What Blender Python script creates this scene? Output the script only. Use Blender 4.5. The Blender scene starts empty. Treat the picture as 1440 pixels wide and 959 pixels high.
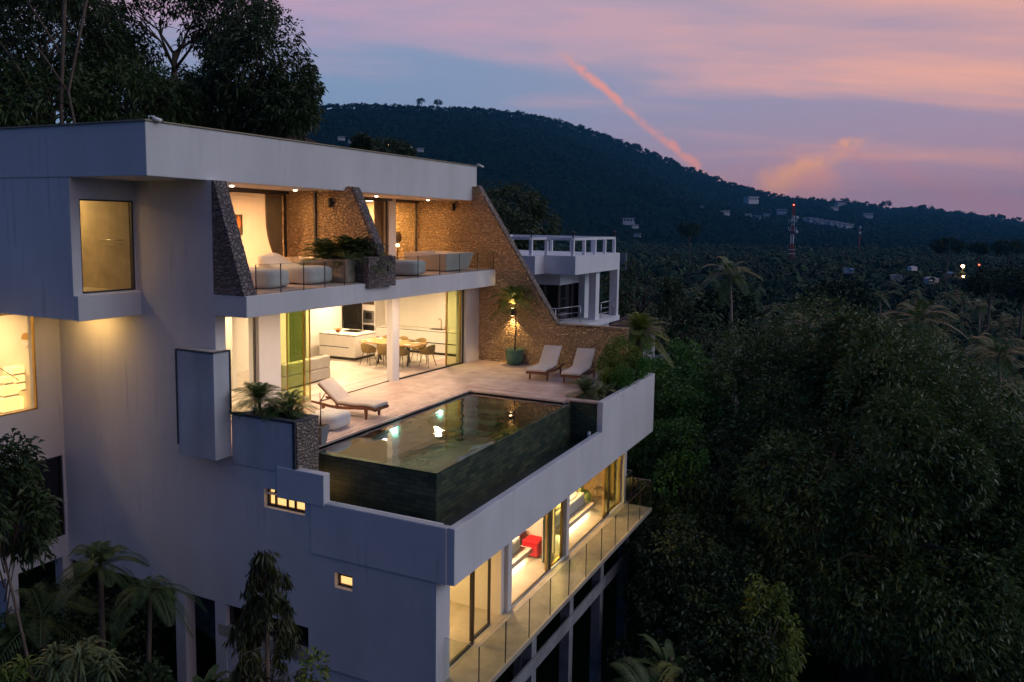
import bpy, math, random
import numpy as np
from mathutils import Vector, Matrix

# ---------------------------------------------------------------- camera
SC = bpy.context.scene
COL = SC.collection
YAW, PITCH, ROLL, FPX, CYO = math.radians(25.8784), math.radians(-5.8943), math.radians(.85329), 1145.77, -47.833
_cy, _sy, _cp, _sp = math.cos(YAW), math.sin(YAW), math.cos(PITCH), math.sin(PITCH)
FW = Vector((_cy * _cp, _sy * _cp, _sp))
_r = Vector((_sy, -_cy, 0)); _u = _r.cross(FW)
RT = _r * math.cos(ROLL) + _u * math.sin(ROLL)
UP = _u * math.cos(ROLL) - _r * math.sin(ROLL)
CAM = Vector((-13.11, -7.51, 5.90))
def ray(x, y):
    return FW + RT * ((x - 720) / FPX) - UP * ((y - (479.5 + CYO)) / FPX)
_d = ray(639.3, 747.6)
CAM = -_d * 15.6
def at(ax, v, x, y):          # the point of the plane ax = v that the photo shows at (x, y)
    d = ray(x, y); i = 'XYZ'.index(ax)
    return CAM + d * ((v - CAM[i]) / d[i])
def deep(x, y, dist):         # the point seen at (x, y), dist metres away along the view axis
    return CAM + ray(x, y) * dist
cd = bpy.data.cameras.new('camera'); cam = bpy.data.objects.new('camera', cd); COL.objects.link(cam)
cd.sensor_width = 36; cd.lens = FPX / 1440 * 36; cd.shift_y = CYO / 1440
cd.clip_start = .1; cd.clip_end = 20000
cam.matrix_world = Matrix((( RT.x, UP.x, -FW.x, CAM.x), (RT.y, UP.y, -FW.y, CAM.y), (RT.z, UP.z, -FW.z, CAM.z), (0, 0, 0, 1)))
SC.camera = cam

# ---------------------------------------------------------------- sky, sun, exposure
SC.view_settings.view_transform = 'Standard'; SC.view_settings.look = 'None'
SC.view_settings.exposure = 0; SC.view_settings.gamma = 1; SC.view_settings.use_curve_mapping = False
SC.cycles.use_denoising = True
SC.cycles.max_bounces = 8; SC.cycles.diffuse_bounces = 4; SC.cycles.transparent_max_bounces = 16
SC.cycles.volume_bounces = 0; SC.cycles.sample_clamp_indirect = 4
SC.cycles.caustics_reflective = False; SC.cycles.caustics_refractive = False
W = bpy.data.worlds.new('World'); SC.world = W; W.use_nodes = True
NT = W.node_tree; NT.nodes.clear()
def wn(t, **k):
    n = NT.nodes.new(t)
    for a, b in k.items(): setattr(n, a, b)
    return n
def wl(a, b): NT.links.new(a, b)
def wmath(op, a, b=None, c=None, clamp=False):
    n = wn('ShaderNodeMath', operation=op, use_clamp=clamp)
    for i, s in enumerate((a, b, c)):
        if s is None: continue
        if isinstance(s, (int, float)): n.inputs[i].default_value = s
        else: wl(s, n.inputs[i])
    return n.outputs[0]
def wdot(vec, v):
    n = wn('ShaderNodeVectorMath', operation='DOT_PRODUCT'); wl(vec, n.inputs[0]); n.inputs[1].default_value = tuple(v); return n.outputs['Value']
def wmr(s, a, b, c=0., d=1., smooth=True):
    n = wn('ShaderNodeMapRange', interpolation_type='SMOOTHSTEP' if smooth else 'LINEAR')
    wl(s, n.inputs[0]); n.inputs[1].default_value = a; n.inputs[2].default_value = b; n.inputs[3].default_value = c; n.inputs[4].default_value = d
    return n.outputs[0]
def wmix(f, a, b, mode='MIX'):
    n = wn('ShaderNodeMix', data_type='RGBA', blend_type=mode)
    if isinstance(f, (int, float)): n.inputs[0].default_value = f
    else: wl(f, n.inputs[0])
    for i, s in ((6, a), (7, b)):
        if isinstance(s, tuple): n.inputs[i].default_value = s + (1,)
        else: wl(s, n.inputs[i])
    return n.outputs[2]
tc = wn('ShaderNodeTexCoord'); DIR = tc.outputs['Generated']
sep = wn('ShaderNodeSeparateXYZ'); wl(DIR, sep.inputs[0]); DZ = sep.outputs[2]
fwd = (math.cos(YAW), math.sin(YAW), 0); rgt = (math.sin(YAW), -math.cos(YAW), 0)
DF, DR = wdot(DIR, fwd), wdot(DIR, rgt)
# clouds live on a flat layer high overhead
den = wmath('ADD', wmath('MAXIMUM', DZ, 0.), .16)
comb = wn('ShaderNodeCombineXYZ'); wl(wmath('DIVIDE', DF, den), comb.inputs[0]); wl(wmath('DIVIDE', DR, den), comb.inputs[1])
mp = wn('ShaderNodeMapping'); wl(comb.outputs[0], mp.inputs[0]); mp.inputs['Rotation'].default_value = (0, 0, math.radians(20)); mp.inputs['Scale'].default_value = (1.1, .45, 1)
n1 = wn('ShaderNodeTexNoise'); wl(mp.outputs[0], n1.inputs['Vector']); n1.inputs['Scale'].default_value = 1.3; n1.inputs['Detail'].default_value = 7; n1.inputs['Roughness'].default_value = .5; n1.inputs['Distortion'].default_value = .5
mp2 = wn('ShaderNodeMapping'); wl(comb.outputs[0], mp2.inputs[0]); mp2.inputs['Rotation'].default_value = (0, 0, math.radians(35)); mp2.inputs['Scale'].default_value = (2.6, .6, 1)
n2 = wn('ShaderNodeTexNoise'); wl(mp2.outputs[0], n2.inputs['Vector']); n2.inputs['Scale'].default_value = 2.2; n2.inputs['Detail'].default_value = 8; n2.inputs['Roughness'].default_value = .6
def lin(r, g, b):
    return tuple((c / 255 / 12.92) if c < 10.3 else ((c / 255 + .055) / 1.055) ** 2.4 for c in (r, g, b))
# clear dusk sky: blue-grey, mauve towards the right (the sunset side)
clear = wmix(wmr(DR, -.25, .6), lin(134, 158, 192), lin(170, 152, 178))
high = wmix(wmr(DR, -.3, .6), lin(208, 166, 190), lin(252, 182, 158))
cover = wmath('ADD', n1.outputs[0], wmr(DZ, .08, .30, -.10, .22))
cover = wmath('ADD', cover, wmr(DR, -.1, .5, -.05, .09))
cm = wmr(cover, .40, .74)
cm2 = wmath('MULTIPLY', cm, wmr(n2.outputs[0], .3, .7, .62, 1.0))
skyc = wmix(wmath('MULTIPLY', cm2, .92), clear, high)
lowglow = wmath('MULTIPLY', wmr(DZ, .17, .0), wmr(DR, -.1, .22))
skyc = wmix(wmath('MULTIPLY', lowglow, .7), skyc, lin(204, 148, 156))
# the bright bar of cloud over the far ridge and the long vapour trail, both by direction
def band(p, q, w0, w1, amp, seed, pw=.02):
    a = ray(*p).normalized(); b = ray(*q).normalized(); n = a.cross(b).normalized(); t = (b - a).normalized(); ln = (b - a).length
    warp = wn('ShaderNodeTexNoise'); wl(DIR, warp.inputs['Vector']); warp.inputs['Scale'].default_value = seed; warp.inputs['Detail'].default_value = 6; warp.inputs['Roughness'].default_value = .62
    dd = wmath('ADD', wdot(DIR, n), wmath('MULTIPLY', wmath('SUBTRACT', warp.outputs[0], .5), pw))
    along = wmath('DIVIDE', wmath('SUBTRACT', wdot(DIR, t), a.dot(t)), ln)
    wd = wmath('ADD', wmath('MULTIPLY', along, w1 - w0), w0)
    m = wmath('SUBTRACT', 1., wmath('DIVIDE', wmath('ABSOLUTE', dd), wd), clamp=True)
    m = wmath('MULTIPLY', m, wmath('MULTIPLY', wmr(along, -.12, .12), wmr(along, 1.15, .8)))
    m = wmath('MULTIPLY', m, wmr(warp.outputs[0], .36, .56, .35, 1.))
    return wmath('MULTIPLY', m, amp, clamp=True)
skyc = wmix(band((803, 88), (1035, 280), .0065, .0075, 1.35, 34., .016), skyc, lin(232, 158, 152))
skyc = wmix(band((985, 292), (1190, 245), .05, .035, .8, 12., .05), skyc, lin(236, 160, 144))
skyc = wmix(band((1075, 268), (1216, 193), .024, .008, 1.2, 30., .035), skyc, lin(244, 172, 140))
skyc = wmix(band((1180, 210), (1440, 305), .012, .022, .45, 14., .05), skyc, lin(214, 142, 148))
# behind the camera the sky is already deep blue
front = wmr(wdot(DIR, (.55, -.83, 0)), .02, .6)
front = wmath('MAXIMUM', front, wmr(DF, .45, .8))
skyc = wmix(wmath('MULTIPLY', wmr(DR, .55, .85), .85), skyc, lin(192, 222, 254))
skyc = wmix(front, lin(4, 68, 128), skyc)
zen = wmr(DZ, .55, .9)
skyc = wmix(zen, skyc, lin(84, 108, 142))
skyc = wmix(wmr(DZ, -.02, -.12), skyc, (.004, .006, .012))
ns = wn('ShaderNodeTexSky', sky_type='NISHITA', sun_disc=False, sun_elevation=math.radians(1.0), sun_rotation=math.radians(-55))
bgs = wn('ShaderNodeBackground'); wl(ns.outputs[0], bgs.inputs[0]); bgs.inputs[1].default_value = .004
bg = wn('ShaderNodeBackground'); wl(skyc, bg.inputs[0]); bg.inputs[1].default_value = 1.0
add = wn('ShaderNodeAddShader'); wl(bg.outputs[0], add.inputs[0]); wl(bgs.outputs[0], add.inputs[1])
wo = wn('ShaderNodeOutputWorld'); wl(add.outputs[0], wo.inputs[0])
sl = bpy.data.lights.new('sun', 'SUN'); so = bpy.data.objects.new('sun', sl); COL.objects.link(so)
sl.energy = .36; sl.angle = math.radians(30); sl.color = (.92, .93, 1.)
so.rotation_euler = Vector((-.25, .85, -.46)).to_track_quat('-Z', 'Y').to_euler()

# ---------------------------------------------------------------- materials
def nmat(name):
    m = bpy.data.materials.new(name); m.use_nodes = True; nt = m.node_tree
    b = nt.nodes['Principled BSDF']; return m, nt, b
def mat(name, col, rough=.6, var=.12, scale=3., bump=0., bscale=40., metal=0., spec=.5, emit=None, es=0., stretch=None, coat=0., sub=None):
    m, nt, b = nmat(name)
    b.inputs['Roughness'].default_value = rough; b.inputs['Metallic'].default_value = metal
    b.inputs['Specular IOR Level'].default_value = spec
    if coat: b.inputs['Coat Weight'].default_value = coat
    tcn = nt.nodes.new('ShaderNodeTexCoord'); vec = tcn.outputs['Object']
    if stretch:
        mpn = nt.nodes.new('ShaderNodeMapping'); mpn.inputs['Scale'].default_value = stretch; nt.links.new(vec, mpn.inputs[0]); vec = mpn.outputs[0]
    nz = nt.nodes.new('ShaderNodeTexNoise'); nz.inputs['Scale'].default_value = scale; nz.inputs['Detail'].default_value = 6; nz.inputs['Roughness'].default_value = .6
    nt.links.new(vec, nz.inputs['Vector'])
    mx = nt.nodes.new('ShaderNodeMix'); mx.data_type = 'RGBA'
    mx.inputs[6].default_value = tuple(max(0, c * (1 - var)) for c in col) + (1,)
    mx.inputs[7].default_value = tuple(min(1, c * (1 + var)) for c in col) + (1,)
    mr = nt.nodes.new('ShaderNodeMapRange'); mr.inputs[1].default_value = .3; mr.inputs[2].default_value = .7
    nt.links.new(nz.outputs[0], mr.inputs[0]); nt.links.new(mr.outputs[0], mx.inputs[0]); nt.links.new(mx.outputs[2], b.inputs['Base Color'])
    if bump:
        bn = nt.nodes.new('ShaderNodeTexNoise'); bn.inputs['Scale'].default_value = bscale; bn.inputs['Detail'].default_value = 4; nt.links.new(vec, bn.inputs['Vector'])
        bp = nt.nodes.new('ShaderNodeBump'); bp.inputs['Strength'].default_value = bump; bp.inputs['Distance'].default_value = .02
        nt.links.new(bn.outputs[0], bp.inputs['Height']); nt.links.new(bp.outputs[0], b.inputs['Normal'])
    if emit: b.inputs['Emission Color'].default_value = tuple(emit) + (1,); b.inputs['Emission Strength'].default_value = es
    return m
def leafmat(name, col, col2, rough=.55, trans=.25, ns=.9, spec=.5):
    m, nt, b = nmat(name)
    b.inputs['Roughness'].default_value = rough; b.inputs['Specular IOR Level'].default_value = spec
    tcn = nt.nodes.new('ShaderNodeTexCoord')
    nz = nt.nodes.new('ShaderNodeTexNoise'); nz.inputs['Scale'].default_value = ns; nz.inputs['Detail'].default_value = 5; nt.links.new(tcn.outputs['Object'], nz.inputs['Vector'])
    gi = nt.nodes.new('ShaderNodeNewGeometry')
    ad = nt.nodes.new('ShaderNodeMath'); ad.operation = 'ADD'; nt.links.new(nz.outputs[0], ad.inputs[0])
    ms = nt.nodes.new('ShaderNodeMath'); ms.operation = 'MULTIPLY_ADD'; ms.inputs[1].default_value = .5; ms.inputs[2].default_value = -.25; nt.links.new(gi.outputs['Random Per Island'], ms.inputs[0]); nt.links.new(ms.outputs[0], ad.inputs[1])
    mr = nt.nodes.new('ShaderNodeMapRange'); mr.inputs[1].default_value = .25; mr.inputs[2].default_value = .8; nt.links.new(ad.outputs[0], mr.inputs[0])
    mx = nt.nodes.new('ShaderNodeMix'); mx.data_type = 'RGBA'; mx.inputs[6].default_value = col + (1,); mx.inputs[7].default_value = col2 + (1,)
    nt.links.new(mr.outputs[0], mx.inputs[0]); nt.links.new(mx.outputs[2], b.inputs['Base Color'])
    if trans:
        tr = nt.nodes.new('ShaderNodeBsdfTranslucent'); nt.links.new(mx.outputs[2], tr.inputs[0])
        ms2 = nt.nodes.new('ShaderNodeMixShader'); ms2.inputs[0].default_value = trans
        out = nt.nodes['Material Output']; nt.links.new(b.outputs[0], ms2.inputs[1]); nt.links.new(tr.outputs[0], ms2.inputs[2]); nt.links.new(ms2.outputs[0], out.inputs[0])
    return m
def stonemat(name, c1, c2, c3, scale=3.2, bump=.7, mortar=(.16, .12, .09)):
    m, nt, b = nmat(name); b.inputs['Roughness'].default_value = .85; L = nt.links.new
    tcn = nt.nodes.new('ShaderNodeTexCoord')
    mpn = nt.nodes.new('ShaderNodeMapping'); mpn.inputs['Scale'].default_value = (1, .8, 1.25); L(tcn.outputs['Object'], mpn.inputs[0])
    nz = nt.nodes.new('ShaderNodeTexNoise'); nz.inputs['Scale'].default_value = 3.; nz.inputs['Detail'].default_value = 3; L(mpn.outputs[0], nz.inputs['Vector'])
    av = nt.nodes.new('ShaderNodeVectorMath'); av.operation = 'MULTIPLY_ADD'; av.inputs[1].default_value = (.22, .22, .22); L(nz.outputs['Color'], av.inputs[0]); L(mpn.outputs[0], av.inputs[2])
    v1 = nt.nodes.new('ShaderNodeTexVoronoi'); v1.inputs['Scale'].default_value = scale; L(av.outputs[0], v1.inputs['Vector'])
    v2 = nt.nodes.new('ShaderNodeTexVoronoi'); v2.feature = 'DISTANCE_TO_EDGE'; v2.inputs['Scale'].default_value = scale; L(av.outputs[0], v2.inputs['Vector'])
    sp = nt.nodes.new('ShaderNodeSeparateColor'); L(v1.outputs['Color'], sp.inputs[0])
    cr = nt.nodes.new('ShaderNodeValToRGB'); L(sp.outputs[0], cr.inputs[0])
    cr.color_ramp.elements[0].color = c1 + (1,); cr.color_ramp.elements[1].color = c3 + (1,); e = cr.color_ramp.elements.new(.5); e.color = c2 + (1,)
    fn = nt.nodes.new('ShaderNodeTexNoise'); fn.inputs['Scale'].default_value = 22; fn.inputs['Detail'].default_value = 6; fn.inputs['Roughness'].default_value = .7; L(tcn.outputs['Object'], fn.inputs['Vector'])
    ov = nt.nodes.new('ShaderNodeMix'); ov.data_type = 'RGBA'; ov.blend_type = 'OVERLAY'; ov.inputs[0].default_value = .8; L(cr.outputs[0], ov.inputs[6]); L(fn.outputs[0], ov.inputs[7])
    mr = nt.nodes.new('ShaderNodeMapRange'); mr.inputs[1].default_value = 0; mr.inputs[2].default_value = .09; L(v2.outputs['Distance'], mr.inputs[0])
    mx = nt.nodes.new('ShaderNodeMix'); mx.data_type = 'RGBA'; mx.inputs[6].default_value = mortar + (1,); L(mr.outputs[0], mx.inputs[0]); L(ov.outputs[2], mx.inputs[7]); L(mx.outputs[2], b.inputs['Base Color'])
    mr2 = nt.nodes.new('ShaderNodeMapRange'); mr2.interpolation_type = 'SMOOTHSTEP'; mr2.inputs[1].default_value = 0; mr2.inputs[2].default_value = .22; L(v2.outputs['Distance'], mr2.inputs[0])
    ad = nt.nodes.new('ShaderNodeMath'); ad.operation = 'MULTIPLY_ADD'; ad.inputs[1].default_value = .35; L(fn.outputs[0], ad.inputs[0]); L(mr2.outputs[0], ad.inputs[2])
    a2 = nt.nodes.new('ShaderNodeMath'); a2.operation = 'MULTIPLY_ADD'; a2.inputs[1].default_value = .5; L(sp.outputs[1], a2.inputs[0]); L(ad.outputs[0], a2.inputs[2])
    bp = nt.nodes.new('ShaderNodeBump'); bp.inputs['Strength'].default_value = bump; bp.inputs['Distance'].default_value = .07; L(a2.outputs[0], bp.inputs['Height']); L(bp.outputs[0], b.inputs['Normal'])
    return m
def tilemat(name, c1, c2, mortar, sx=.3, sz=.1, rough=.35, bump=.3, off=.5, vert=True):
    m, nt, b = nmat(name); b.inputs['Roughness'].default_value = rough; L = nt.links.new
    tcn = nt.nodes.new('ShaderNodeTexCoord'); s = nt.nodes.new('ShaderNodeSeparateXYZ'); L(tcn.outputs['Object'], s.inputs[0])
    cb = nt.nodes.new('ShaderNodeCombineXYZ')
    if vert:
        ad = nt.nodes.new('ShaderNodeMath'); L(s.outputs[0], ad.inputs[0]); L(s.outputs[1], ad.inputs[1]); L(ad.outputs[0], cb.inputs[0]); L(s.outputs[2], cb.inputs[1])
    else:
        L(s.outputs[0], cb.inputs[0]); L(s.outputs[1], cb.inputs[1])
    br = nt.nodes.new('ShaderNodeTexBrick'); L(cb.outputs[0], br.inputs['Vector']); br.offset = off
    br.inputs['Scale'].default_value = 1; br.inputs['Brick Width'].default_value = sx; br.inputs['Row Height'].default_value = sz; br.inputs['Mortar Size'].default_value = .006 if vert else .004
    br.inputs['Color1'].default_value = c1 + (1,); br.inputs['Color2'].default_value = c2 + (1,); br.inputs['Mortar'].default_value = mortar + (1,)
    nz = nt.nodes.new('ShaderNodeTexNoise'); nz.inputs['Scale'].default_value = 1.7; nz.inputs['Detail'].default_value = 7; nz.inputs['Roughness'].default_value = .65; L(tcn.outputs['Object'], nz.inputs['Vector'])
    ov = nt.nodes.new('ShaderNodeMix'); ov.data_type = 'RGBA'; ov.blend_type = 'OVERLAY'; ov.inputs[0].default_value = .75; L(br.outputs[0], ov.inputs[6]); L(nz.outputs[0], ov.inputs[7]); L(ov.outputs[2], b.inputs['Base Color'])
    bp = nt.nodes.new('ShaderNodeBump'); bp.inputs['Strength'].default_value = bump; bp.inputs['Distance'].default_value = .008; bp.invert = True; L(br.outputs['Fac'], bp.inputs['Height']); L(bp.outputs[0], b.inputs['Normal'])
    return m
def glassmat(name, tint=(.93, .96, .94), ior=1.5, rough=.0, boost=1.):
    m = bpy.data.materials.new(name); m.use_nodes = True; nt = m.node_tree; nt.nodes.clear(); L = nt.links.new
    t = nt.nodes.new('ShaderNodeBsdfTransparent'); t.inputs[0].default_value = tint + (1,)
    g = nt.nodes.new('ShaderNodeBsdfGlossy'); g.inputs['Roughness'].default_value = rough
    f = nt.nodes.new('ShaderNodeFresnel'); gi = nt.nodes.new('ShaderNodeNewGeometry')   # same reflectance from either side of the sheet
    io = nt.nodes.new('ShaderNodeMapRange'); io.inputs[3].default_value = ior; io.inputs[4].default_value = 1 / ior; L(gi.outputs['Backfacing'], io.inputs[0]); L(io.outputs[0], f.inputs[0])
    k = nt.nodes.new('ShaderNodeMath'); k.operation = 'MULTIPLY'; k.inputs[1].default_value = boost; L(f.outputs[0], k.inputs[0])
    x = nt.nodes.new('ShaderNodeMixShader'); L(k.outputs[0], x.inputs[0]); L(t.outputs[0], x.inputs[1]); L(g.outputs[0], x.inputs[2])
    o = nt.nodes.new('ShaderNodeOutputMaterial'); L(x.outputs[0], o.inputs[0]); return m
def watermat():
    m = glassmat('pool_water', (.42, .86, .74), 1.36, .01, 2.5); nt = m.node_tree; L = nt.links.new
    tcn = nt.nodes.new('ShaderNodeTexCoord'); mpn = nt.nodes.new('ShaderNodeMapping'); mpn.inputs['Scale'].default_value = (1, 1.6, 1); L(tcn.outputs['Object'], mpn.inputs[0])
    nz = nt.nodes.new('ShaderNodeTexNoise'); nz.inputs['Scale'].default_value = 1.8; nz.inputs['Detail'].default_value = 3; L(mpn.outputs[0], nz.inputs['Vector'])
    bp = nt.nodes.new('ShaderNodeBump'); bp.inputs['Strength'].default_value = .07; bp.inputs['Distance'].default_value = .05; L(nz.outputs[0], bp.inputs['Height'])
    for n in nt.nodes:
        if n.type in ('BSDF_GLOSSY', 'FRESNEL'): L(bp.outputs[0], n.inputs['Normal'])
    return m
def plaster(name, col, streak=.25):
    m, nt, b = nmat(name); b.inputs['Roughness'].default_value = .82; b.inputs['Specular IOR Level'].default_value = .25; L = nt.links.new
    tcn = nt.nodes.new('ShaderNodeTexCoord')
    a = nt.nodes.new('ShaderNodeTexNoise'); a.inputs['Scale'].default_value = .55; a.inputs['Detail'].default_value = 8; a.inputs['Roughness'].default_value = .62; L(tcn.outputs['Object'], a.inputs['Vector'])
    mpn = nt.nodes.new('ShaderNodeMapping'); mpn.inputs['Scale'].default_value = (1.3, 1.3, .2); L(tcn.outputs['Object'], mpn.inputs[0])
    s = nt.nodes.new('ShaderNodeTexNoise'); s.inputs['Scale'].default_value = .8; s.inputs['Detail'].default_value = 8; s.inputs['Roughness'].default_value = .5; L(mpn.outputs[0], s.inputs['Vector'])
    ad = nt.nodes.new('ShaderNodeMath'); ad.operation = 'ADD'; L(a.outputs[0], ad.inputs[0]); L(s.outputs[0], ad.inputs[1])
    mr = nt.nodes.new('ShaderNodeMapRange'); mr.inputs[1].default_value = .75; mr.inputs[2].default_value = 1.2; L(ad.outputs[0], mr.inputs[0])
    mx = nt.nodes.new('ShaderNodeMix'); mx.data_type = 'RGBA'; mx.inputs[6].default_value = tuple(c * (1 - streak) for c in col) + (1,); mx.inputs[7].default_value = col + (1,)
    L(mr.outputs[0], mx.inputs[0])
    mp3 = nt.nodes.new('ShaderNodeMapping'); mp3.inputs['Scale'].default_value = (7, 7, .45); L(tcn.outputs['Object'], mp3.inputs[0])   # thin rain streaks, in patches
    s3 = nt.nodes.new('ShaderNodeTexNoise'); s3.inputs['Scale'].default_value = 1.; s3.inputs['Detail'].default_value = 5; L(mp3.outputs[0], s3.inputs['Vector'])
    m3 = nt.nodes.new('ShaderNodeMapRange'); m3.inputs[1].default_value = .56; m3.inputs[2].default_value = .74; L(s3.outputs[0], m3.inputs[0])
    m4 = nt.nodes.new('ShaderNodeMapRange'); m4.inputs[1].default_value = .48; m4.inputs[2].default_value = .62; L(a.outputs[0], m4.inputs[0])
    m5 = nt.nodes.new('ShaderNodeMath'); m5.operation = 'MULTIPLY'; L(m3.outputs[0], m5.inputs[0]); L(m4.outputs[0], m5.inputs[1])
    x3 = nt.nodes.new('ShaderNodeMix'); x3.data_type = 'RGBA'; x3.inputs[7].default_value = tuple(c * .72 for c in col) + (1,); L(m5.outputs[0], x3.inputs[0]); L(mx.outputs[2], x3.inputs[6]); L(x3.outputs[2], b.inputs['Base Color'])
    f = nt.nodes.new('ShaderNodeTexNoise'); f.inputs['Scale'].default_value = 2.2; f.inputs['Detail'].default_value = 9; f.inputs['Roughness'].default_value = .7; L(tcn.outputs['Object'], f.inputs['Vector'])
    bp = nt.nodes.new('ShaderNodeBump'); bp.inputs['Strength'].default_value = .22; bp.inputs['Distance'].default_value = .03; L(f.outputs[0], bp.inputs['Height']); L(bp.outputs[0], b.inputs['Normal'])
    return m
M = {}
M['plaster'] = plaster('white_plaster', (.72, .72, .73), .14)
M['plaster_in'] = mat('interior_plaster', (.78, .74, .66), .8, .03)
M['plaster_old'] = plaster('weathered_plaster', (.62, .64, .66), .35)
M['white'] = mat('white_paint', (.78, .78, .77), .5, .04)
M['nbwhite'] = plaster('neighbour_plaster', (.80, .81, .84), .15)
M['grime'] = mat('dark_mould', (.07, .075, .085), .95, .5, 6., .5, 30)
M['stone'] = stonemat('yellow_stone', (.48, .33, .18), (.60, .43, .25), (.54, .37, .21), 8.5, .9, (.38, .26, .15))
M['stone_dark'] = stonemat('grey_stone', (.20, .17, .17), (.30, .25, .23), (.15, .13, .14), 9., .9, (.12, .10, .09))
M['stone_rub'] = stonemat('rubble_stone', (.30, .24, .19), (.44, .36, .29), (.24, .19, .16), 9., 1., (.25, .20, .16))
M['tile_green'] = tilemat('dark_green_pool_tile', (.022, .042, .028), (.085, .10, .055), (.010, .016, .012), .3, .1, .4, .2)
M['pool_floor'] = tilemat('pool_floor_tile', (.10, .17, .13), (.17, .25, .19), (.06, .09, .07), .4, .2, .5, .2, .5, False)
M['trough'] = mat('trough_slime', (.03, .05, .04), .3, .4, 4.)
M['travertine'] = tilemat('travertine_paving', (.52, .40, .36), (.59, .46, .42), (.42, .32, .29), 1.2, .6, .55, .15, .5, False)
M['floor_in'] = tilemat('pale_interior_tile', (.62, .56, .48), (.68, .62, .54), (.52, .46, .4), 1.2, .6, .35, .05, .5, False)
M['cement'] = mat('polished_cement', (.42, .38, .30), .35, .2, 2.5)
M['concrete'] = mat('raw_concrete', (.22, .23, .24), .9, .35, 2., .4, 14)
M['conc_wall'] = mat('ochre_concrete', (.34, .29, .19), .7, .2, 2.5, .1, 10)
M['darkmetal'] = mat('dark_bronze_frame', (.035, .032, .03), .4, .1)
M['blackmetal'] = mat('black_metal', (.015, .015, .017), .45, .1)
M['steel'] = mat('brushed_steel', (.5, .5, .52), .3, .1, metal=1.)
M['glass'] = glassmat('clear_glass')
M['railglass'] = glassmat('railing_glass', (.80, .85, .82), 1.5, 0., 1.)
M['greenglass'] = glassmat('green_tinted_glass', (.70, .80, .44), 1.5)
M['blackglass'] = mat('dark_window_glass', (.01, .011, .013), .06, .0, spec=.6)
M['water'] = watermat()
M['teak'] = mat('teak_wood', (.16, .058, .025), .5, .35, 4., .1, 60, stretch=(1, 1, 1))
M['oak'] = mat('oak_table', (.46, .28, .11), .45, .25, 6.)
M['cushion'] = mat('cream_cushion', (.60, .54, .50), .9, .06, 3., .15, 180)
M['canvas'] = mat('white_canvas', (.66, .65, .62), .92, .1, 1.5, .5, 5)
M['linen'] = mat('white_bed_linen', (.75, .73, .69), .9, .05, 3., .3, 8)
M['sofa'] = mat('grey_sofa_fabric', (.42, .39, .33), .95, .1)
M['olive'] = mat('olive_chair_velvet', (.22, .15, .05), .8, .15)
M['cabinet'] = mat('white_lacquer', (.76, .73, .66), .35, .02)
M['black'] = mat('black_lacquer', (.012, .012, .012), .25, .1)
M['fridge'] = mat('dark_fridge', (.03, .028, .024), .3, .1)
M['red'] = mat('red_fabric', (.50, .008, .02), .8, .15)
M['lime'] = mat('pale_green_fabric', (.36, .46, .14), .85, .1)
M['curtain'] = mat('brown_curtain', (.26, .20, .13), .9, .2, 2.)
M['curtain_l'] = mat('cream_curtain', (.52, .40, .24), .9, .15, 2.)
M['teal_pot'] = mat('teal_glazed_pot', (.035, .13, .11), .25, .35, 5., coat=.4)
M['grey_pot'] = mat('grey_cement_pot', (.26, .27, .28), .7, .15)
M['soil'] = mat('dark_soil', (.03, .022, .016), .95, .4, 12., .6, 30)
M['bark'] = mat('grey_brown_bark', (.12, .085, .06), .9, .4, 8., .7, 20, stretch=(1, 1, .3))
M['bark_pale'] = mat('pale_bark', (.28, .20, .15), .9, .3, 6., .5, 20, stretch=(1, 1, .3))
M['marble'] = mat('veined_pale_stone', (.50, .42, .34), .3, .4, 1.6, stretch=(1, 3, 1))
M['tub'] = mat('cast_stone_tub', (.56, .54, .50), .35, .12, 2.)
M['louvre'] = mat('green_louvre', (.14, .17, .12), .5, .1)
M['brass'] = mat('brass', (.55, .36, .12), .3, .1, metal=1.)
M['brown'] = mat('dark_brown', (.06, .035, .02), .6, .2)
M['orange'] = mat('orange_canvas', (.62, .17, .03), .7, .1)
M['pinkwood'] = mat('warm_brown_wood', (.22, .08, .035), .5, .25, 4.)
M['green_roof'] = mat('green_metal_roof', (.03, .09, .08), .5, .2)
M['redroof'] = mat('dark_red_roof', (.10, .03, .03), .7, .25)
M['blueroof'] = mat('blue_metal_roof', (.05, .20, .42), .5, .2)
M['palewall'] = mat('pale_far_wall', (.62, .60, .62), .8, .15, 1.)
M['paleroof'] = mat('pale_far_roof', (.42, .42, .50), .8, .15, 1.)
M['brownroof'] = mat('brown_far_roof', (.26, .15, .10), .8, .2, 1.)
M['mast_red'] = mat('mast_red', (.30, .02, .02), .6, .1)
M['mast_white'] = mat('mast_white', (.62, .64, .68), .6, .1)
M['glow'] = mat('lamp_glow', (1, .8, .5), .5, 0, emit=(1., .68, .34), es=14.)
M['glow_w'] = mat('downlight_glow', (1, .9, .8), .5, 0, emit=(1., .82, .58), es=16.)
M['glow_red'] = mat('aircraft_warning_glow', (1, .1, .05), .5, 0, emit=(1., .12, .06), es=5.)
M['glow_pool'] = mat('pool_lamp_glow', (1, 1, 1), .5, 0, emit=(.85, .93, 1.), es=6.)
M['glow_far'] = mat('street_lamp_glow', (1, .7, .4), .5, 0, emit=(1., .55, .25), es=40.)
M['lit'] = mat('lit_room_window', (1, .7, .35), .5, 0, emit=(1., .60, .22), es=1.6)
M['lit_pale'] = mat('lit_blind', (1, .85, .5), .5, .1, 1.5, emit=(1., .58, .20), es=1.3)
M['ground'] = mat('earth_and_undergrowth', (.008, .015, .008), 1., .6, .8, .8, 3, spec=0.)
M['hillgreen'] = mat('hill_forest_floor', (.022, .034, .016), .95, .5, .02, .0)
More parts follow.
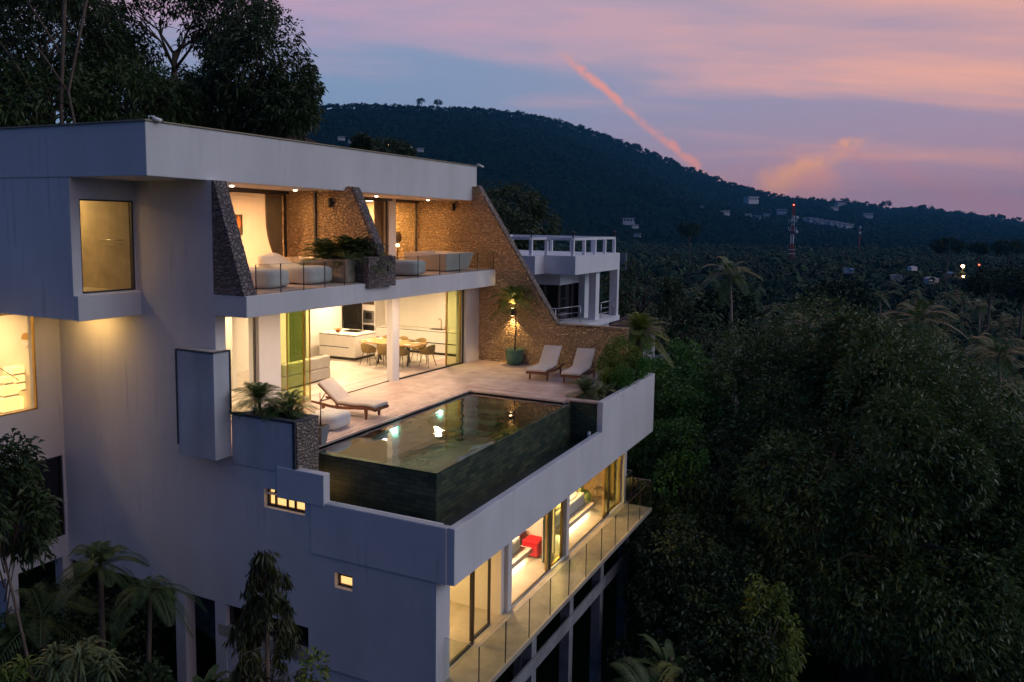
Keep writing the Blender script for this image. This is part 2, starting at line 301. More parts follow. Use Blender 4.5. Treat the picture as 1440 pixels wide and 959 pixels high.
M['leaf_dark'] = leafmat('dark_evergreen_leaf', (.016, .034, .010), (.055, .09, .024))
M['leaf_mango'] = leafmat('mango_leaf', (.045, .080, .022), (.12, .175, .045), .40)
M['leaf_fresh'] = leafmat('fresh_green_leaf', (.045, .14, .022), (.11, .25, .04))
M['leaf_palm'] = leafmat('palm_frond', (.045, .085, .022), (.11, .17, .045), .45)
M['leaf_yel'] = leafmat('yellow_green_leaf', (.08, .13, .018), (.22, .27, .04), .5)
M['leaf_pale'] = leafmat('pale_strap_leaf', (.10, .14, .05), (.26, .30, .12), .45)
M['leaf_fern'] = leafmat('deep_fern_leaf', (.030, .065, .015), (.08, .12, .03), .6)
M['leaf_olive'] = leafmat('olive_drooping_leaf', (.028, .036, .012), (.09, .10, .03), .5)
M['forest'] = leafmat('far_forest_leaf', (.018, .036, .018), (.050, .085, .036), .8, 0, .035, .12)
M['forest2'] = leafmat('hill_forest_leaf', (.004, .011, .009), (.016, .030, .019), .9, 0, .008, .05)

# ---------------------------------------------------------------- mesh tools
def tagp(o, label=None, cat=None, group=None, kind=None):
    if label: o['label'] = label
    if cat: o['category'] = cat
    if group: o['group'] = group
    if kind: o['kind'] = kind
    return o
def thing(name, label, cat, loc=(0, 0, 0), group=None):
    o = bpy.data.objects.new(name, None); COL.objects.link(o); o.location = loc; o.empty_display_size = .2
    return tagp(o, label, cat, group)
def origin(par):
    v = Vector((0, 0, 0))
    while par is not None: v += par.location; par = par.parent
    return v
class MB:
    def __init__(s): s.v = []; s.f = []; s.sm = []
    def add(s, vs, fs, smooth=False):
        n = len(s.v); s.v += [tuple(p) for p in vs]; s.f += [tuple(i + n for i in f) for f in fs]; s.sm += [smooth] * len(fs); return s
    def hexa(s, p):   # 4 bottom corners counter-clockwise, 4 top
        return s.add(p, [(3, 2, 1, 0), (4, 5, 6, 7), (0, 1, 5, 4), (1, 2, 6, 5), (2, 3, 7, 6), (3, 0, 4, 7)])
    def box(s, x0, x1, y0, y1, z0, z1):
        return s.hexa([(x0, y0, z0), (x1, y0, z0), (x1, y1, z0), (x0, y1, z0), (x0, y0, z1), (x1, y0, z1), (x1, y1, z1), (x0, y1, z1)])
    def prism(s, poly, ax, a, b):   # poly in the two other axes, counter-clockwise seen from +ax (any order works after recalc)
        n = len(poly)
        def P(u, w, t):
            return {'X': (t, u, w), 'Y': (u, t, w), 'Z': (u, w, t)}[ax]
        vs = [P(u, w, a) for u, w in poly] + [P(u, w, b) for u, w in poly]
        fs = [tuple(range(n))[::-1], tuple(range(n, 2 * n))] + [(i, (i + 1) % n, n + (i + 1) % n, n + i) for i in range(n)]
        return s.add(vs, fs)
    def tube(s, pts, rad, n=8, cap=True):
        pts = [Vector(p) for p in pts]
        if not hasattr(rad, '__len__'): rad = [rad] * len(pts)
        vs = []; prev = None
        for i, p in enumerate(pts):
            t = (pts[min(i + 1, len(pts) - 1)] - pts[max(i - 1, 0)]).normalized()
            ref = prev if prev is not None else (Vector((1, 0, 0)) if abs(t.z) > .8 else Vector((0, 0, 1)))
            a = t.cross(ref).normalized(); b = t.cross(a).normalized(); prev = -b if False else ref
            for k in range(n):
                an = 2 * math.pi * k / n
                vs.append(p + (a * math.cos(an) + b * math.sin(an)) * rad[i])
        fs = []
        for i in range(len(pts) - 1):
            for k in range(n):
                fs.append((i * n + k, i * n + (k + 1) % n, (i + 1) * n + (k + 1) % n, (i + 1) * n + k))
        if cap: fs += [tuple(range(n))[::-1], tuple(range((len(pts) - 1) * n, len(pts) * n))]
        return s.add(vs, fs, True)
    def lathe(s, prof, c=(0, 0, 0), n=20):
        vs = []; fs = []
        for r, z in prof:
            for k in range(n):
                an = 2 * math.pi * k / n; vs.append((c[0] + r * math.cos(an), c[1] + r * math.sin(an), c[2] + z))
        for i in range(len(prof) - 1):
            for k in range(n): fs.append((i * n + k, i * n + (k + 1) % n, (i + 1) * n + (k + 1) % n, (i + 1) * n + k))
        fs += [tuple(range(n))[::-1], tuple(range((len(prof) - 1) * n, len(prof) * n))]
        return s.add(vs, fs, True)
    def blob(s, c, r, n=14, m=9, wob=.08, seed=1, p=2.):   # soft rounded solid (superellipsoid-ish cushion)
        rs = random.Random(seed); vs = []; fs = []
        ph = [rs.uniform(0, 6) for _ in range(6)]
        for i in range(m + 1):
            th = math.pi * i / m
            for k in range(n):
                an = 2 * math.pi * k / n
                x, y, z = math.sin(th) * math.cos(an), math.sin(th) * math.sin(an), math.cos(th)
                q = (abs(x) ** p + abs(y) ** p + abs(z) ** p) ** (-1 / p)
                w = 1 + wob * (math.sin(3 * an + ph[0]) * math.sin(2 * th + ph[1]) + .6 * math.sin(5 * an + ph[2] + 3 * th))
                vs.append((c[0] + r[0] * x * q * w, c[1] + r[1] * y * q * w, c[2] + r[2] * z * q * w))
        for i in range(m):
            for k in range(n): fs.append((i * n + k, (i + 1) * n + k, (i + 1) * n + (k + 1) % n, i * n + (k + 1) % n))
        return s.add(vs, fs, True)
    def build(s, name, m, parent=None, bevel=0., smooth=False, subsurf=0):
        me = bpy.data.meshes.new(name); off = origin(parent)
        me.from_pydata([(p[0] - off.x, p[1] - off.y, p[2] - off.z) for p in s.v], [], s.f); me.update()
        me.polygons.foreach_set('use_smooth', [smooth or q for q in s.sm])
        import bmesh
        bm = bmesh.new(); bm.from_mesh(me); bmesh.ops.recalc_face_normals(bm, faces=bm.faces); bm.to_mesh(me); bm.free()
        me.materials.append(m)
        o = bpy.data.objects.new(name, me); COL.objects.link(o); o.parent = parent
        if bevel:
            bv = o.modifiers.new('bevel', 'BEVEL'); bv.width = bevel; bv.segments = 2; bv.limit_method = 'ANGLE'
        if subsurf:
            ss = o.modifiers.new('sub', 'SUBSURF'); ss.levels = subsurf; ss.render_levels = subsurf
        return o
def box(name, m, parent, x0, x1, y0, y1, z0, z1, bevel=0.):
    return MB().box(x0, x1, y0, y1, z0, z1).build(name, m, parent, bevel)
def gridwall(ax, a, b, us, vs, holes):
    """a wall slab between ax=a and ax=b spanning us[0]..us[-1] x vs[0]..vs[-1]; holes = [(u0,u1,v0,v1)]; only real outer faces are made"""
    us = sorted(set(list(us) + [h[0] for h in holes] + [h[1] for h in holes])); vs = sorted(set(list(vs) + [h[2] for h in holes] + [h[3] for h in holes]))
    nu, nv = len(us) - 1, len(vs) - 1
    def full(i, j):
        if i < 0 or j < 0 or i >= nu or j >= nv: return False
        cu, cv = (us[i] + us[i + 1]) / 2, (vs[j] + vs[j + 1]) / 2
        return not any(h[0] < cu < h[1] and h[2] < cv < h[3] for h in holes)
    def P(u, v, t): return {'X': (t, u, v), 'Y': (u, t, v), 'Z': (u, v, t)}[ax]
    m = MB(); idx = {}
    def V(u, v, t):
        k = (u, v, t)
        if k not in idx: idx[k] = len(m.v); m.v.append(P(u, v, t))
        return idx[k]
    for i in range(nu):
        for j in range(nv):
            if not full(i, j): continue
            u0, u1, v0, v1 = us[i], us[i + 1], vs[j], vs[j + 1]
            m.f.append((V(u0, v0, a), V(u0, v1, a), V(u1, v1, a), V(u1, v0, a))); m.f.append((V(u0, v0, b), V(u1, v0, b), V(u1, v1, b), V(u0, v1, b)))
            if not full(i - 1, j): m.f.append((V(u0, v0, a), V(u0, v0, b), V(u0, v1, b), V(u0, v1, a)))
            if not full(i + 1, j): m.f.append((V(u1, v0, a), V(u1, v1, a), V(u1, v1, b), V(u1, v0, b)))
            if not full(i, j - 1): m.f.append((V(u0, v0, a), V(u1, v0, a), V(u1, v0, b), V(u0, v0, b)))
            if not full(i, j + 1): m.f.append((V(u0, v1, a), V(u0, v1, b), V(u1, v1, b), V(u1, v1, a)))
    m.sm = [False] * len(m.f); return m
def npmesh(name, V, F, m, parent=None, smooth=False):
    """V (n,3), F (k,4) or (k,3) numpy arrays, V in world space"""
    off = origin(parent); V = V - np.array([off.x, off.y, off.z])
    me = bpy.data.meshes.new(name); k = F.shape[1]
    me.vertices.add(len(V)); me.vertices.foreach_set('co', V.astype(np.float32).ravel())
    me.loops.add(F.size); me.loops.foreach_set('vertex_index', F.astype(np.int32).ravel())
    me.polygons.add(len(F)); me.polygons.foreach_set('loop_start', np.arange(0, F.size, k, dtype=np.int32)); me.polygons.foreach_set('loop_total', np.full(len(F), k, dtype=np.int32))
    if smooth: me.polygons.foreach_set('use_smooth', np.ones(len(F), dtype=bool))
    me.update(calc_edges=True); me.validate(); me.materials.append(m)
    o = bpy.data.objects.new(name, me); COL.objects.link(o); o.parent = parent
    return o
def copytree(o, parent=None):
    c = o.copy(); COL.objects.link(c); c.parent = parent
    for ch in list(o.children): copytree(ch, c)
    return c
def place(o, loc, rz=0., s=1.):
    o.location = loc; o.rotation_euler = (0, 0, rz); o.scale = (s, s, s); return o
def frame(name, m, parent, pts, w=.05, t=.05):   # a rectangular frame of bars around 4 corner points
    b = MB(); p = [Vector(q) for q in pts]
    for i in range(4):
        a, c = p[i], p[(i + 1) % 4]; d = (c - a).normalized(); n = (p[1] - p[0]).cross(p[3] - p[0]).normalized(); inn = (sum(p, Vector()) / 4 - (a + c) / 2); inn = (inn - inn.dot(d) * d).normalized()
        q = [a, c, c + inn * w, a + inn * w]
        b.add([v - n * t / 2 for v in q] + [v + n * t / 2 for v in q], [(3, 2, 1, 0), (4, 5, 6, 7), (0, 1, 5, 4), (1, 2, 6, 5), (2, 3, 7, 6), (3, 0, 4, 7)])
    return b.build(name, m, parent)
def pane(name, m, parent, pts):    # a thin glass sheet
    return MB().add(pts, [(0, 1, 2, 3)]).build(name, m, parent)
def lamp(name, kind, loc, power, color, size=.3, size_y=None, rot=None, spot=None, parent=None, soft=.05):
    l = bpy.data.lights.new(name, kind); l.energy = power; l.color = color
    if kind == 'AREA':
        l.size = size
        if size_y: l.shape = 'RECTANGLE'; l.size_y = size_y
    else: l.shadow_soft_size = soft
    if kind == 'SPOT': l.spot_size = math.radians(spot or 80); l.spot_blend = .6
    o = bpy.data.objects.new(name, l); COL.objects.link(o); off = origin(parent); o.location = Vector(loc) - off
    if rot: o.rotation_euler = rot
    o.parent = parent
    return o

# ---- plants
RNG = np.random.default_rng(7)
def norm(a): return a / np.maximum(np.linalg.norm(a, axis=-1, keepdims=True), 1e-9)
def leaves(P, D, L, Wd, droop=.3, N=None, rng=RNG):
    """folded leaf quads: base points P, directions D, lengths L, widths Wd -> verts, faces (2 quads each)"""
    n = len(P); D = norm(D)
    ref = rng.normal(size=(n, 3)) if N is None else N
    S = norm(np.cross(D, ref)); U = norm(np.cross(S, D))
    L = np.broadcast_to(L, (n,))[:, None]; Wd = np.broadcast_to(Wd, (n,))[:, None]
    dz = np.zeros((n, 3)); dz[:, 2] = -1
    mid = P + D * L * .5 + dz * L * droop * .15; tip = P + D * L + dz * L * droop
    V = np.stack([P, mid + S * Wd * .5 + U * Wd * .08, tip, mid - S * Wd * .5 + U * Wd * .08], 1).reshape(-1, 3)
    b = np.arange(n)[:, None] * 4
    return V, b + np.array([[0, 1, 2, 3]])
def merge(parts):
    V = []; F = []; o = 0
    for v, f in parts: V.append(v); F.append(f + o); o += len(v)
    return np.concatenate(V), np.concatenate(F)
def crown_pts(c, r, n, lobes=26, lobe_r=.38, rng=RNG, shell=.75, flat=.9, low=-.6):
    """n points on the outsides of clumps that make up an uneven crown; returns points and outward directions"""
    c = np.array(c, float); r = np.array(r, float)
    u = norm(rng.normal(size=(lobes, 3))); u = u[u[:, 2] > low]; k = len(u)
    lc = u * rng.uniform(.55, .82, (k, 1)); lr = lobe_r * rng.uniform(.6, 1.25, k)
    i = rng.integers(0, k, n); d = norm(rng.normal(size=(n, 3))); rad = lr[i] * rng.uniform(shell, 1.05, n)
    p = lc[i] + d * rad[:, None] * np.array([1, 1, flat])
    keep = rng.uniform(size=n) < np.clip(.25 + (d * norm(lc[i])).sum(1) + .6, 0, 1)
    return c + p[keep] * r, norm(d[keep] + .6 * norm(p[keep]))
def tree(name, label, cat, base, trunk_top, crown, r, n, leaf, m, bark, lobes=26, lobe_r=.38, group=None, rad=.3, limbs=7, droop=.5, ros=4, shell=.6, seed=3, low=-.6):
    rng = np.random.default_rng(seed); rs = random.Random(seed)
    t = thing(name, label, cat, base, group)
    b = MB(); base = Vector(base); top = Vector(trunk_top)
    midp = (base + top) / 2 + Vector((rs.uniform(-.3, .3), rs.uniform(-.3, .3), 0))
    b.tube([base, midp, top], [rad * 1.25, rad * .9, rad * .65], 10)
    for i in range(limbs):
        a = 2 * math.pi * i / limbs + rs.uniform(-.3, .3); el = rs.uniform(.15, 1.1)
        e = Vector(crown) + Vector((math.cos(a) * math.cos(el) * r[0] * .6, math.sin(a) * math.cos(el) * r[1] * .6, math.sin(el) * r[2] * .55 * rs.uniform(-.2, 1)))
        st = base.lerp(top, rs.uniform(.75, 1.)); mm = st.lerp(e, .5) + Vector((rs.uniform(-.1, .1) * r[0], rs.uniform(-.1, .1) * r[1], .08 * r[2]))
        b.tube([st, mm, e], [rad * .45, rad * .25, rad * .07], 6)
        for j in range(3):
            e2 = e + Vector((rs.uniform(-.35, .35) * r[0], rs.uniform(-.35, .35) * r[1], rs.uniform(-.1, .2) * r[2]))
            b.tube([mm, (mm + e2) / 2 + Vector((0, 0, .04 * r[2])), e2], [rad * .2, rad * .12, rad * .04], 5)
    b.build('trunk', M[bark], t)
    P, D = crown_pts(crown, r, n, lobes, lobe_r, rng, shell, low=low)
    parts = []
    for k in range(ros):
        dd = norm(D + rng.normal(size=D.shape) * .75)
        parts.append(leaves(P + rng.normal(size=P.shape) * leaf * .4, dd, leaf * rng.uniform(.7, 1.25, len(P)), leaf * .36, droop, None, rng))
    V, F = merge(parts); npmesh('crown', V, F, M[m], t)
    return t
def fronds(c, n, ln, rng, el0=-.3, el1=1.2, nl=26, lw=.022, ll=.3, droop=.5, vee=.35, seg=8):
    """feather palm fronds as rachis-side leaflets; returns V,F"""
    parts = []; c = np.array(c, float)
    for i in range(n):
        a = i * 2.399 + rng.uniform(-.2, .2); el = el0 + (el1 - el0) * ((i + .5) / n) ** .8 + rng.uniform(-.1, .1); L = ln * rng.uniform(.8, 1.1)
        s = np.linspace(0, 1, nl)
        h = np.array([math.cos(a), math.sin(a), 0])
        x = L * (s * math.cos(el)); z = L * (s * math.sin(el) - droop * s ** 2.2)
        P = c + h * x[:, None] + np.array([0, 0, 1.]) * z[:, None]
        T = norm(np.gradient(P, axis=0)); side = np.array([-math.sin(a), math.cos(a), 0]); upv = norm(np.cross(T, side)) * -1
        upv = np.where(upv[:, 2:3] < 0, -upv, upv)
        prof = np.sin(np.pi * np.clip(s * .9 + .1, 0, 1)) ** .6 * ll * L
        q = s > .08; lw_ = lw * 26 / nl
        for sg in (1, -1):
            D = norm(side * sg + T * .7 + upv * vee)
            parts.append(leaves(P[q], D[q], prof[q], lw_ * L, .35, upv[q], rng))
        # rachis
        w = .012 * L; V = np.concatenate([P + side * w, P - side * w]); k = nl
        F = np.array([[j, j + 1, k + j + 1, k + j] for j in range(k - 1)]); parts.append((V, F))
    return merge(parts)
def fans(c, n, ln, rng, nb=14, spread=1.5):
    parts = []; c = np.array(c, float)
    for i in range(n):
        a = i * 2.399; el = rng.uniform(-.2, 1.3); h = np.array([math.cos(a) * math.cos(el), math.sin(a) * math.cos(el), math.sin(el)])
        side = np.array([-math.sin(a), math.cos(a), 0]); o = c + h * ln * .45
        th = np.linspace(-spread, spread, nb)[:, None]; D = h * np.cos(th) + side * np.sin(th)
        parts.append(leaves(np.repeat(o[None], nb, 0), D, ln * .6, ln * .07, .3, None, rng))
        parts.append(leaves(c[None], h[None], ln * .46, .02, 0, None, rng))
    return merge(parts)
def straps(c, n, ln, rng, w=.06, droop=.6, el=(.5, 1.45)):
    parts = []; c = np.array(c, float); a = rng.uniform(0, 6.28, n); e = rng.uniform(el[0], el[1], n)
    D = np.stack([np.cos(a) * np.cos(e), np.sin(a) * np.cos(e), np.sin(e)], 1); L = ln * rng.uniform(.6, 1.1, n)
    S = np.stack([-np.sin(a), np.cos(a), a * 0], 1); P = np.repeat(c[None], n, 0) + rng.normal(size=(n, 3)) * [.03, .03, 0]
    seg = 4; rows = []
    for k in range(seg + 1):
        s = k / seg; ctr = P + D * (L * s)[:, None]; ctr[:, 2] -= droop * L * s ** 2.4
        ww = w * (1 - s ** 2) * .5 + .002; rows.append((ctr + S * ww, ctr - S * ww))
    V = np.stack([x for r_ in rows for x in r_], 1).reshape(-1, 3); m = 2 * (seg + 1)
    b = np.arange(n)[:, None, None] * m; F = np.array([[2 * k, 2 * k + 2, 2 * k + 3, 2 * k + 1] for k in range(seg)])[None]
    return V, (b + F).reshape(-1, 4)
def palm(name, label, base, h, lean, nf, ln, seed, m='leaf_palm', group=None, cat='palm tree', rad=.12, el0=-.5, el1=1.1, nl=30, ll=.28, lw=.02, droop=.55, bark='bark'):
    rng = np.random.default_rng(seed); t = thing(name, label, cat, base, group); base = Vector(base)
    top = base + Vector((lean[0], lean[1], h)); b = MB()
    b.tube([base, base.lerp(top, .35) + Vector((-lean[0] * .15, -lean[1] * .15, 0)), base.lerp(top, .7), top], [rad * 1.3, rad, rad * .85, rad * .8], 8); b.build('trunk', M[bark], t)
    V, F = fronds(top, nf, ln, rng, el0, el1, nl, lw, ll, droop); npmesh('crown', V, F, M[m], t)
    return t

# ================================================================ THE VILLA
V = thing('villa', 'large white modern villa of stacked levels with lit rooms and a pool terrace', 'villa', (6, 6, -3.6))
ZT, ZL, ZU = .85, -3.3, 4.22           # terrace, lower and upper floors
YI = 11.3                              # where the long side wall meets the stair wing
fr = lambda X: 6.14 + (X + 1.62) * .055        # front line of the roof
sl_ = lambda X: 5.16 + X * .0604               # front line of the upper slab
gt = lambda X: 7.57 - .067 * X                 # glazing of the terrace level
gu = lambda X: 8.12 + .093 * X                 # glazing of the upper level
# long side wall (faces the left), three stretches
gridwall('X', 0., .3, [.42, 6.08], [-3.56, .0], [(2.42, 2.87, -1.72, -1.39), (3.64, 4.76, -.31, -.0001), (3.58, 6.08, -3.56, -2.78)]).build('side_wall', M['plaster'], V)
gridwall('X', 0., .3, [6.08, YI], [-2.78, 3.66], []).build('side_wall', M['plaster'], V)
box('side_wall', M['plaster'], V, 0, .3, 6.08, 8.5, 3.66, 6.71)
gridwall('X', .0, .3, [4.2, 6.08], [.0, .72], [(4.2, 4.76, 0, .12)]).build('side_wall', M['plaster'], V)
# roof block with tapering front
r0, r1 = fr(-1.62), fr(13.62)
MB().hexa([(-1.62, r0, 6.71), (13.62, r1, 6.66), (13.62, 15, 6.66), (-1.62, 15, 6.71), (-1.62, r0, 7.78), (13.62, r1, 7.92), (13.62, 15, 7.92), (-1.62, 15, 7.78)]).build('roof', M['plaster'], V, .015)
cp = MB(); cp.hexa([(-1.66, r0 - .04, 7.782), (13.66, r1 - .04, 7.922), (13.66, r1 + .2, 7.922), (-1.66, r0 + .2, 7.782), (-1.66, r0 - .04, 7.81), (13.66, r1 - .04, 7.95), (13.66, r1 + .2, 7.95), (-1.66, r0 + .2, 7.81)])
cp.hexa([(-1.66, r0 + .2, 7.782), (-1.4, r0 + .2, 7.782), (-1.4, 15, 7.782), (-1.66, 15, 7.782), (-1.66, r0 + .2, 7.81), (-1.4, r0 + .2, 7.81), (-1.4, 15, 7.81), (-1.66, 15, 7.81)])
cp.build('roof_edge_trim', M['conc_wall'], V)
# bathroom bay hanging off the side wall
gridwall('Y', 8.5, 8.62, [-1.6, 0], [3.66, 6.708], [(-1.385, -.03, 4.22, 6.26)]).build('bay_front', M['plaster'], V)
box('bay_side', M['plaster'], V, -1.6, -1.48, 8.622, 15, 3.66, 6.708)
MB().box(-1.6, 0, 8.36, 8.498, 3.645, 4.19).build('bay_sill', M['plaster'], V, .01)
box('bay_floor', M['cement'], V, -1.478, -.002, 8.622, 13, 3.66, 4.2)
box('bay_back', M['plaster_in'], V, -1.478, -.002, 12.4, 12.5, 4.202, 6.7)
box('bay_wall', M['conc_wall'], V, -.06, -.004, 8.622, 12.4, 4.202, 6.7)
w = frame('bay_window', M['darkmetal'], V, [(-1.385, 8.55, 4.22), (-.03, 8.55, 4.22), (-.03, 8.55, 6.26), (-1.385, 8.55, 6.26)], .035, .06)
pane('pane', M['glass'], w, [(-1.35, 8.55, 4.25), (-.06, 8.55, 4.25), (-.06, 8.55, 6.23), (-1.35, 8.55, 6.23)])
box('bathroom_cabinet', M['pinkwood'], V, -1.47, -1.2, 11.2, 12.35, 4.25, 6.3, .01)
# stair wing
SW = YI
h_st = (-2.6, at('Y', SW, 50, 500).x, 1.24, 3.62); h_dk = (-3.6, at('Y', SW, 88, 645).x, -2.12, -.05)
gridwall('Y', SW, SW + .25, [-5, -.001], [-2.66, 3.655], [h_st, h_dk]).build('stair_wall', M['plaster'], V)
w = frame('stair_window', M['brass'], V, [(h_st[0], SW + .04, h_st[2]), (h_st[1], SW + .04, h_st[2]), (h_st[1], SW + .04, h_st[3] - .02), (h_st[0], SW + .04, h_st[3] - .02)], .03, .08)
pane('pane', M['glass'], w, [(h_st[0], SW + .06, h_st[2]), (h_st[1], SW + .06, h_st[2]), (h_st[1], SW + .06, h_st[3]), (h_st[0], SW + .06, h_st[3])])
MB().box(-1.68, -1.66, SW + .01, SW + .05, h_st[2] + .02, h_st[3] - .02).build('mullion', M['darkmetal'], w)
w = frame('dark_window', M['darkmetal'], V, [(h_dk[0], SW + .06, h_dk[2]), (h_dk[1], SW + .06, h_dk[2]), (h_dk[1], SW + .06, h_dk[3]), (h_dk[0], SW + .06, h_dk[3])], .04, .06)
pane('pane', M['blackglass'], w, [(h_dk[0], SW + .08, h_dk[2]), (h_dk[1], SW + .08, h_dk[2]), (h_dk[1], SW + .08, h_dk[3]), (h_dk[0], SW + .08, h_dk[3])])
box('column', M['plaster'], V, at('Y', SW, 9, 820).x, at('Y', SW, 26, 820).x, SW, SW + .3, -9, -2.662)
box('column', M['plaster'], V, at('X', 0, 88, 800).x - .18, .1, SW - .0, SW + .3, -9, -2.664)
box('stair_room_back', M['plaster_in'], V, -3.8, -.002, 14.4, 14.5, -.2, 3.64)
box('stair_room_side', M['plaster_in'], V, -.2, -.003, SW + .252, 14.4, -.2, 3.64)
box('stair_room_side', M['plaster_in'], V, -3.9, -3.8, SW + .252, 14.4, -.2, 3.64)
box('stair_room_ceiling', M['plaster_in'], V, -5, -.002, SW + .252, 14.5, 3.642, 3.656)
box('stair_room_floor', M['floor_in'], V, -3.8, -.2, SW + .252, 14.4, -.3, .3)
st = thing('staircase', 'white stair with glowing risers and glass side seen through the tall left window', 'staircase', (-2.2, 12.8, .3))
for (xa, ya, xb, yb) in ((2, 562, 31, 573), (3, 545, 24, 552), (4, 531, 16, 536), (20, 528, 36, 534), (15, 517, 34, 522), (27, 539, 36, 545)):
    pa, pb = at('Y', 12.5, xa, ya), at('Y', 12.5, xb, yb)
    box('tread', M['white'], st, pa.x, pb.x, 12.42, 12.8, pb.z - .05, pb.z - .003); box('step_light', M['lit'], st, pa.x, pb.x, 12.43, 12.79, pb.z, pa.z)
MB().add([(-.7, 11.9, .9), (-2.4, 11.9, 1.9), (-2.4, 11.9, 3.3), (-.7, 11.9, 1.9)], [(0, 1, 2, 3)]).build('glass_side', M['glass'], st)
MB().tube([(-.7, 11.9, 1.9), (-2.4, 11.9, 3.3)], .012, 6).build('handrail', M['steel'], st)
mi = thing('round_mirror', 'small round two tone disc on the stair room wall', 'wall disc', (-.22, 12.1, 3.0))
p_ = at('X', -.21, 37, 478)
MB().prism([(p_.y + .17 * math.cos(a), p_.z + .17 * math.sin(a)) for a in np.linspace(0, 2 * math.pi, 28)[:-1]], 'X', -.23, -.204).build('disc', M['brass'], mi)
MB().prism([(p_.y + .15 * math.cos(a), p_.z - .01 + .15 * math.sin(a)) for a in np.linspace(math.pi, 2 * math.pi, 16)], 'X', -.24, -.231).build('disc_face', M['white'], mi)
# small wall windows
w = frame('slot_window', M['brown'], V, [(.14, 3.64, -.31), (.14, 4.76, -.31), (.14, 4.76, .12), (.14, 3.64, .12)], .05, .05)
for y in (3.98, 4.2, 4.52): box('mullion', M['brown'], w, .12, .16, y, y + .045, -.26, .07)
pane('pane', M['lit_pale'], w, [(.17, 3.66, -.29), (.17, 4.74, -.29), (.17, 4.74, .1), (.17, 3.66, .1)])
w = frame('small_window', M['brown'], V, [(.15, 2.42, -1.72), (.15, 2.87, -1.72), (.15, 2.87, -1.39), (.15, 2.42, -1.39)], .035, .05)
MB().box(.13, .17, 2.45, 2.84, -1.5, -1.47).build('mullion', M['brown'], w)
pane('pane', M['lit_pale'], w, [(.18, 2.44, -1.7), (.18, 2.85, -1.7), (.18, 2.85, -1.41), (.18, 2.44, -1.41)])
# opening at the foot of the side wall: columns, low wall, dark void
for a, b in ((7.25, 7.56), (5.96, 6.29)): box('column', M['plaster'], V, .005, .3, a, b, -9, -2.783)
box('low_wall', M['plaster'], V, .03, .25, 3.58, 5.955, -9, -3.562)
box('foundation_back', M['concrete'], V, 2.2, 2.4, 1.5, 13, -9, -3.7)
box('strip_window', M['blackglass'], V, .12, .16, 3.58, 5.958, -3.558, -2.785)
box('lower_plinth', M['plaster'], V, .06, .3, .42, 3.575, -3.95, -3.562)
# ---- pool level parapets and trough
Pp = M['plaster']
MB().box(0, 8.34, 0, .17, -1.09, .045).build('parapet', Pp, V, .012)
MB().box(8.342, 13.55, 0, .17, -1.09, .905).build('parapet', Pp, V, .012)
MB().box(-.03, .14, .172, 3.47, -1.09, .045).build('parapet', Pp, V, .012)
MB().box(-.05, .16, 3.10, 4.36, -.02, .66).build('parapet', Pp, V, .012)
MB().box(13.38, 13.55, .172, 1.2, -1.09, .905).build('parapet', Pp, V, .012)
cg = MB(); cg.box(.0, 8.33, .01, .16, .047, .052); cg.box(-.02, .13, .18, 3.09, .047, .052); cg.box(8.36, 13.54, .01, .16, .907, .912); cg.build('parapet_stain', M['plaster_old'], V)
box('trough_floor', M['trough'], V, .142, 8.34, .172, .95, -.5, -.36)
box('trough_floor', M['trough'], V, .142, .9, .952, 4.3, -.5, -.36)
box('trough_end', M['tile_green'], V, 8.34, 8.5, .172, 1.1, -.36, .85)
box('trough_end_cap', M['travertine'], V, 8.3, 8.55, .172, 1.1, .852, .9)
box('underside', M['plaster'], V, .3, 13.54, .175, 7.5, -1.085, -1.0)
pi = MB(); pi.tube([(8.22, .35, -.25), (8.22, .35, .05)], .05, 8); pi.tube([(8.22, .35, -.25), (8.0, .35, -.3)], .05, 8); pi.build('drain_pipe', M['mast_white'], V)
# ---- terrace
T_ = MB(); T_.box(8.2, 13.25, 1.12, 4.2, .6, ZT); T_.box(.2, 13.25, 4.2, 7.9, .6, ZT); T_.build('terrace_floor', M['travertine'], V)
cs = MB(); cs.box(.9, 8.66, 4.5, 4.52, ZT + .001, ZT + .004); cs.box(8.64, 8.66, 1.3, 4.5, ZT + .001, ZT + .004); cs.build('drain_slot', M['darkmetal'], V)
box('room_floor', M['floor_in'], V, .2, 14, 7.0, 12.3, .5, ZT - .004)
# planter by the near left corner, with the tall screen block
pl_ = MB(); pl_.box(-.02, .10, 3.866, 5.643, .534, 1.635); pl_.box(.10, .68, 5.55, 5.643, .534, 1.635); pl_.build('planter_wall', M['plaster_old'], V, .01)
box('planter_end', M['stone_rub'], V, 0, .69, 3.82, 3.985, .41, 1.656)
box('planter_end', M['stone_rub'], V, .57, .69, 3.986, 5.55, .41, 1.656)
box('planter_soil', M['soil'], V, .10, .57, 3.986, 5.55, .60, 1.57)
gr = MB(); gr.box(-.035, .11, 3.855, 5.645, 1.637, 1.69); gr.box(.11, .70, 3.81, 3.99, 1.657, 1.682); gr.box(.56, .70, 3.99, 5.6, 1.657, 1.682); gr.box(-.037, -.01, 3.85, 3.925, .56, 1.636); gr.build('planter_rim', M['grime'], V)
box('screen_block', M['plaster_old'], V, -.492, -.022, 5.645, 6.753, .712, 3.04, .008)
g2 = MB(); g2.box(-.507, -.42, 5.635, 6.76, 3.042, 3.07); g2.box(-.42, -.01, 5.63, 5.73, 3.042, 3.07); g2.box(-.055, -.012, 5.628, 5.643, 1.7, 3.041); g2.box(-.503, -.47, 6.72, 6.77, .95, 3.041); g2.build('screen_block_rim', M['grime'], V)
# planter on the far right corner
box('planter_soil', M['soil'], V, 8.55, 13.38, .172, 1.06, .3, .82)
box('planter_edge', M['stone'], V, 8.56, 13.25, 1.062, 1.12, .6, .87)
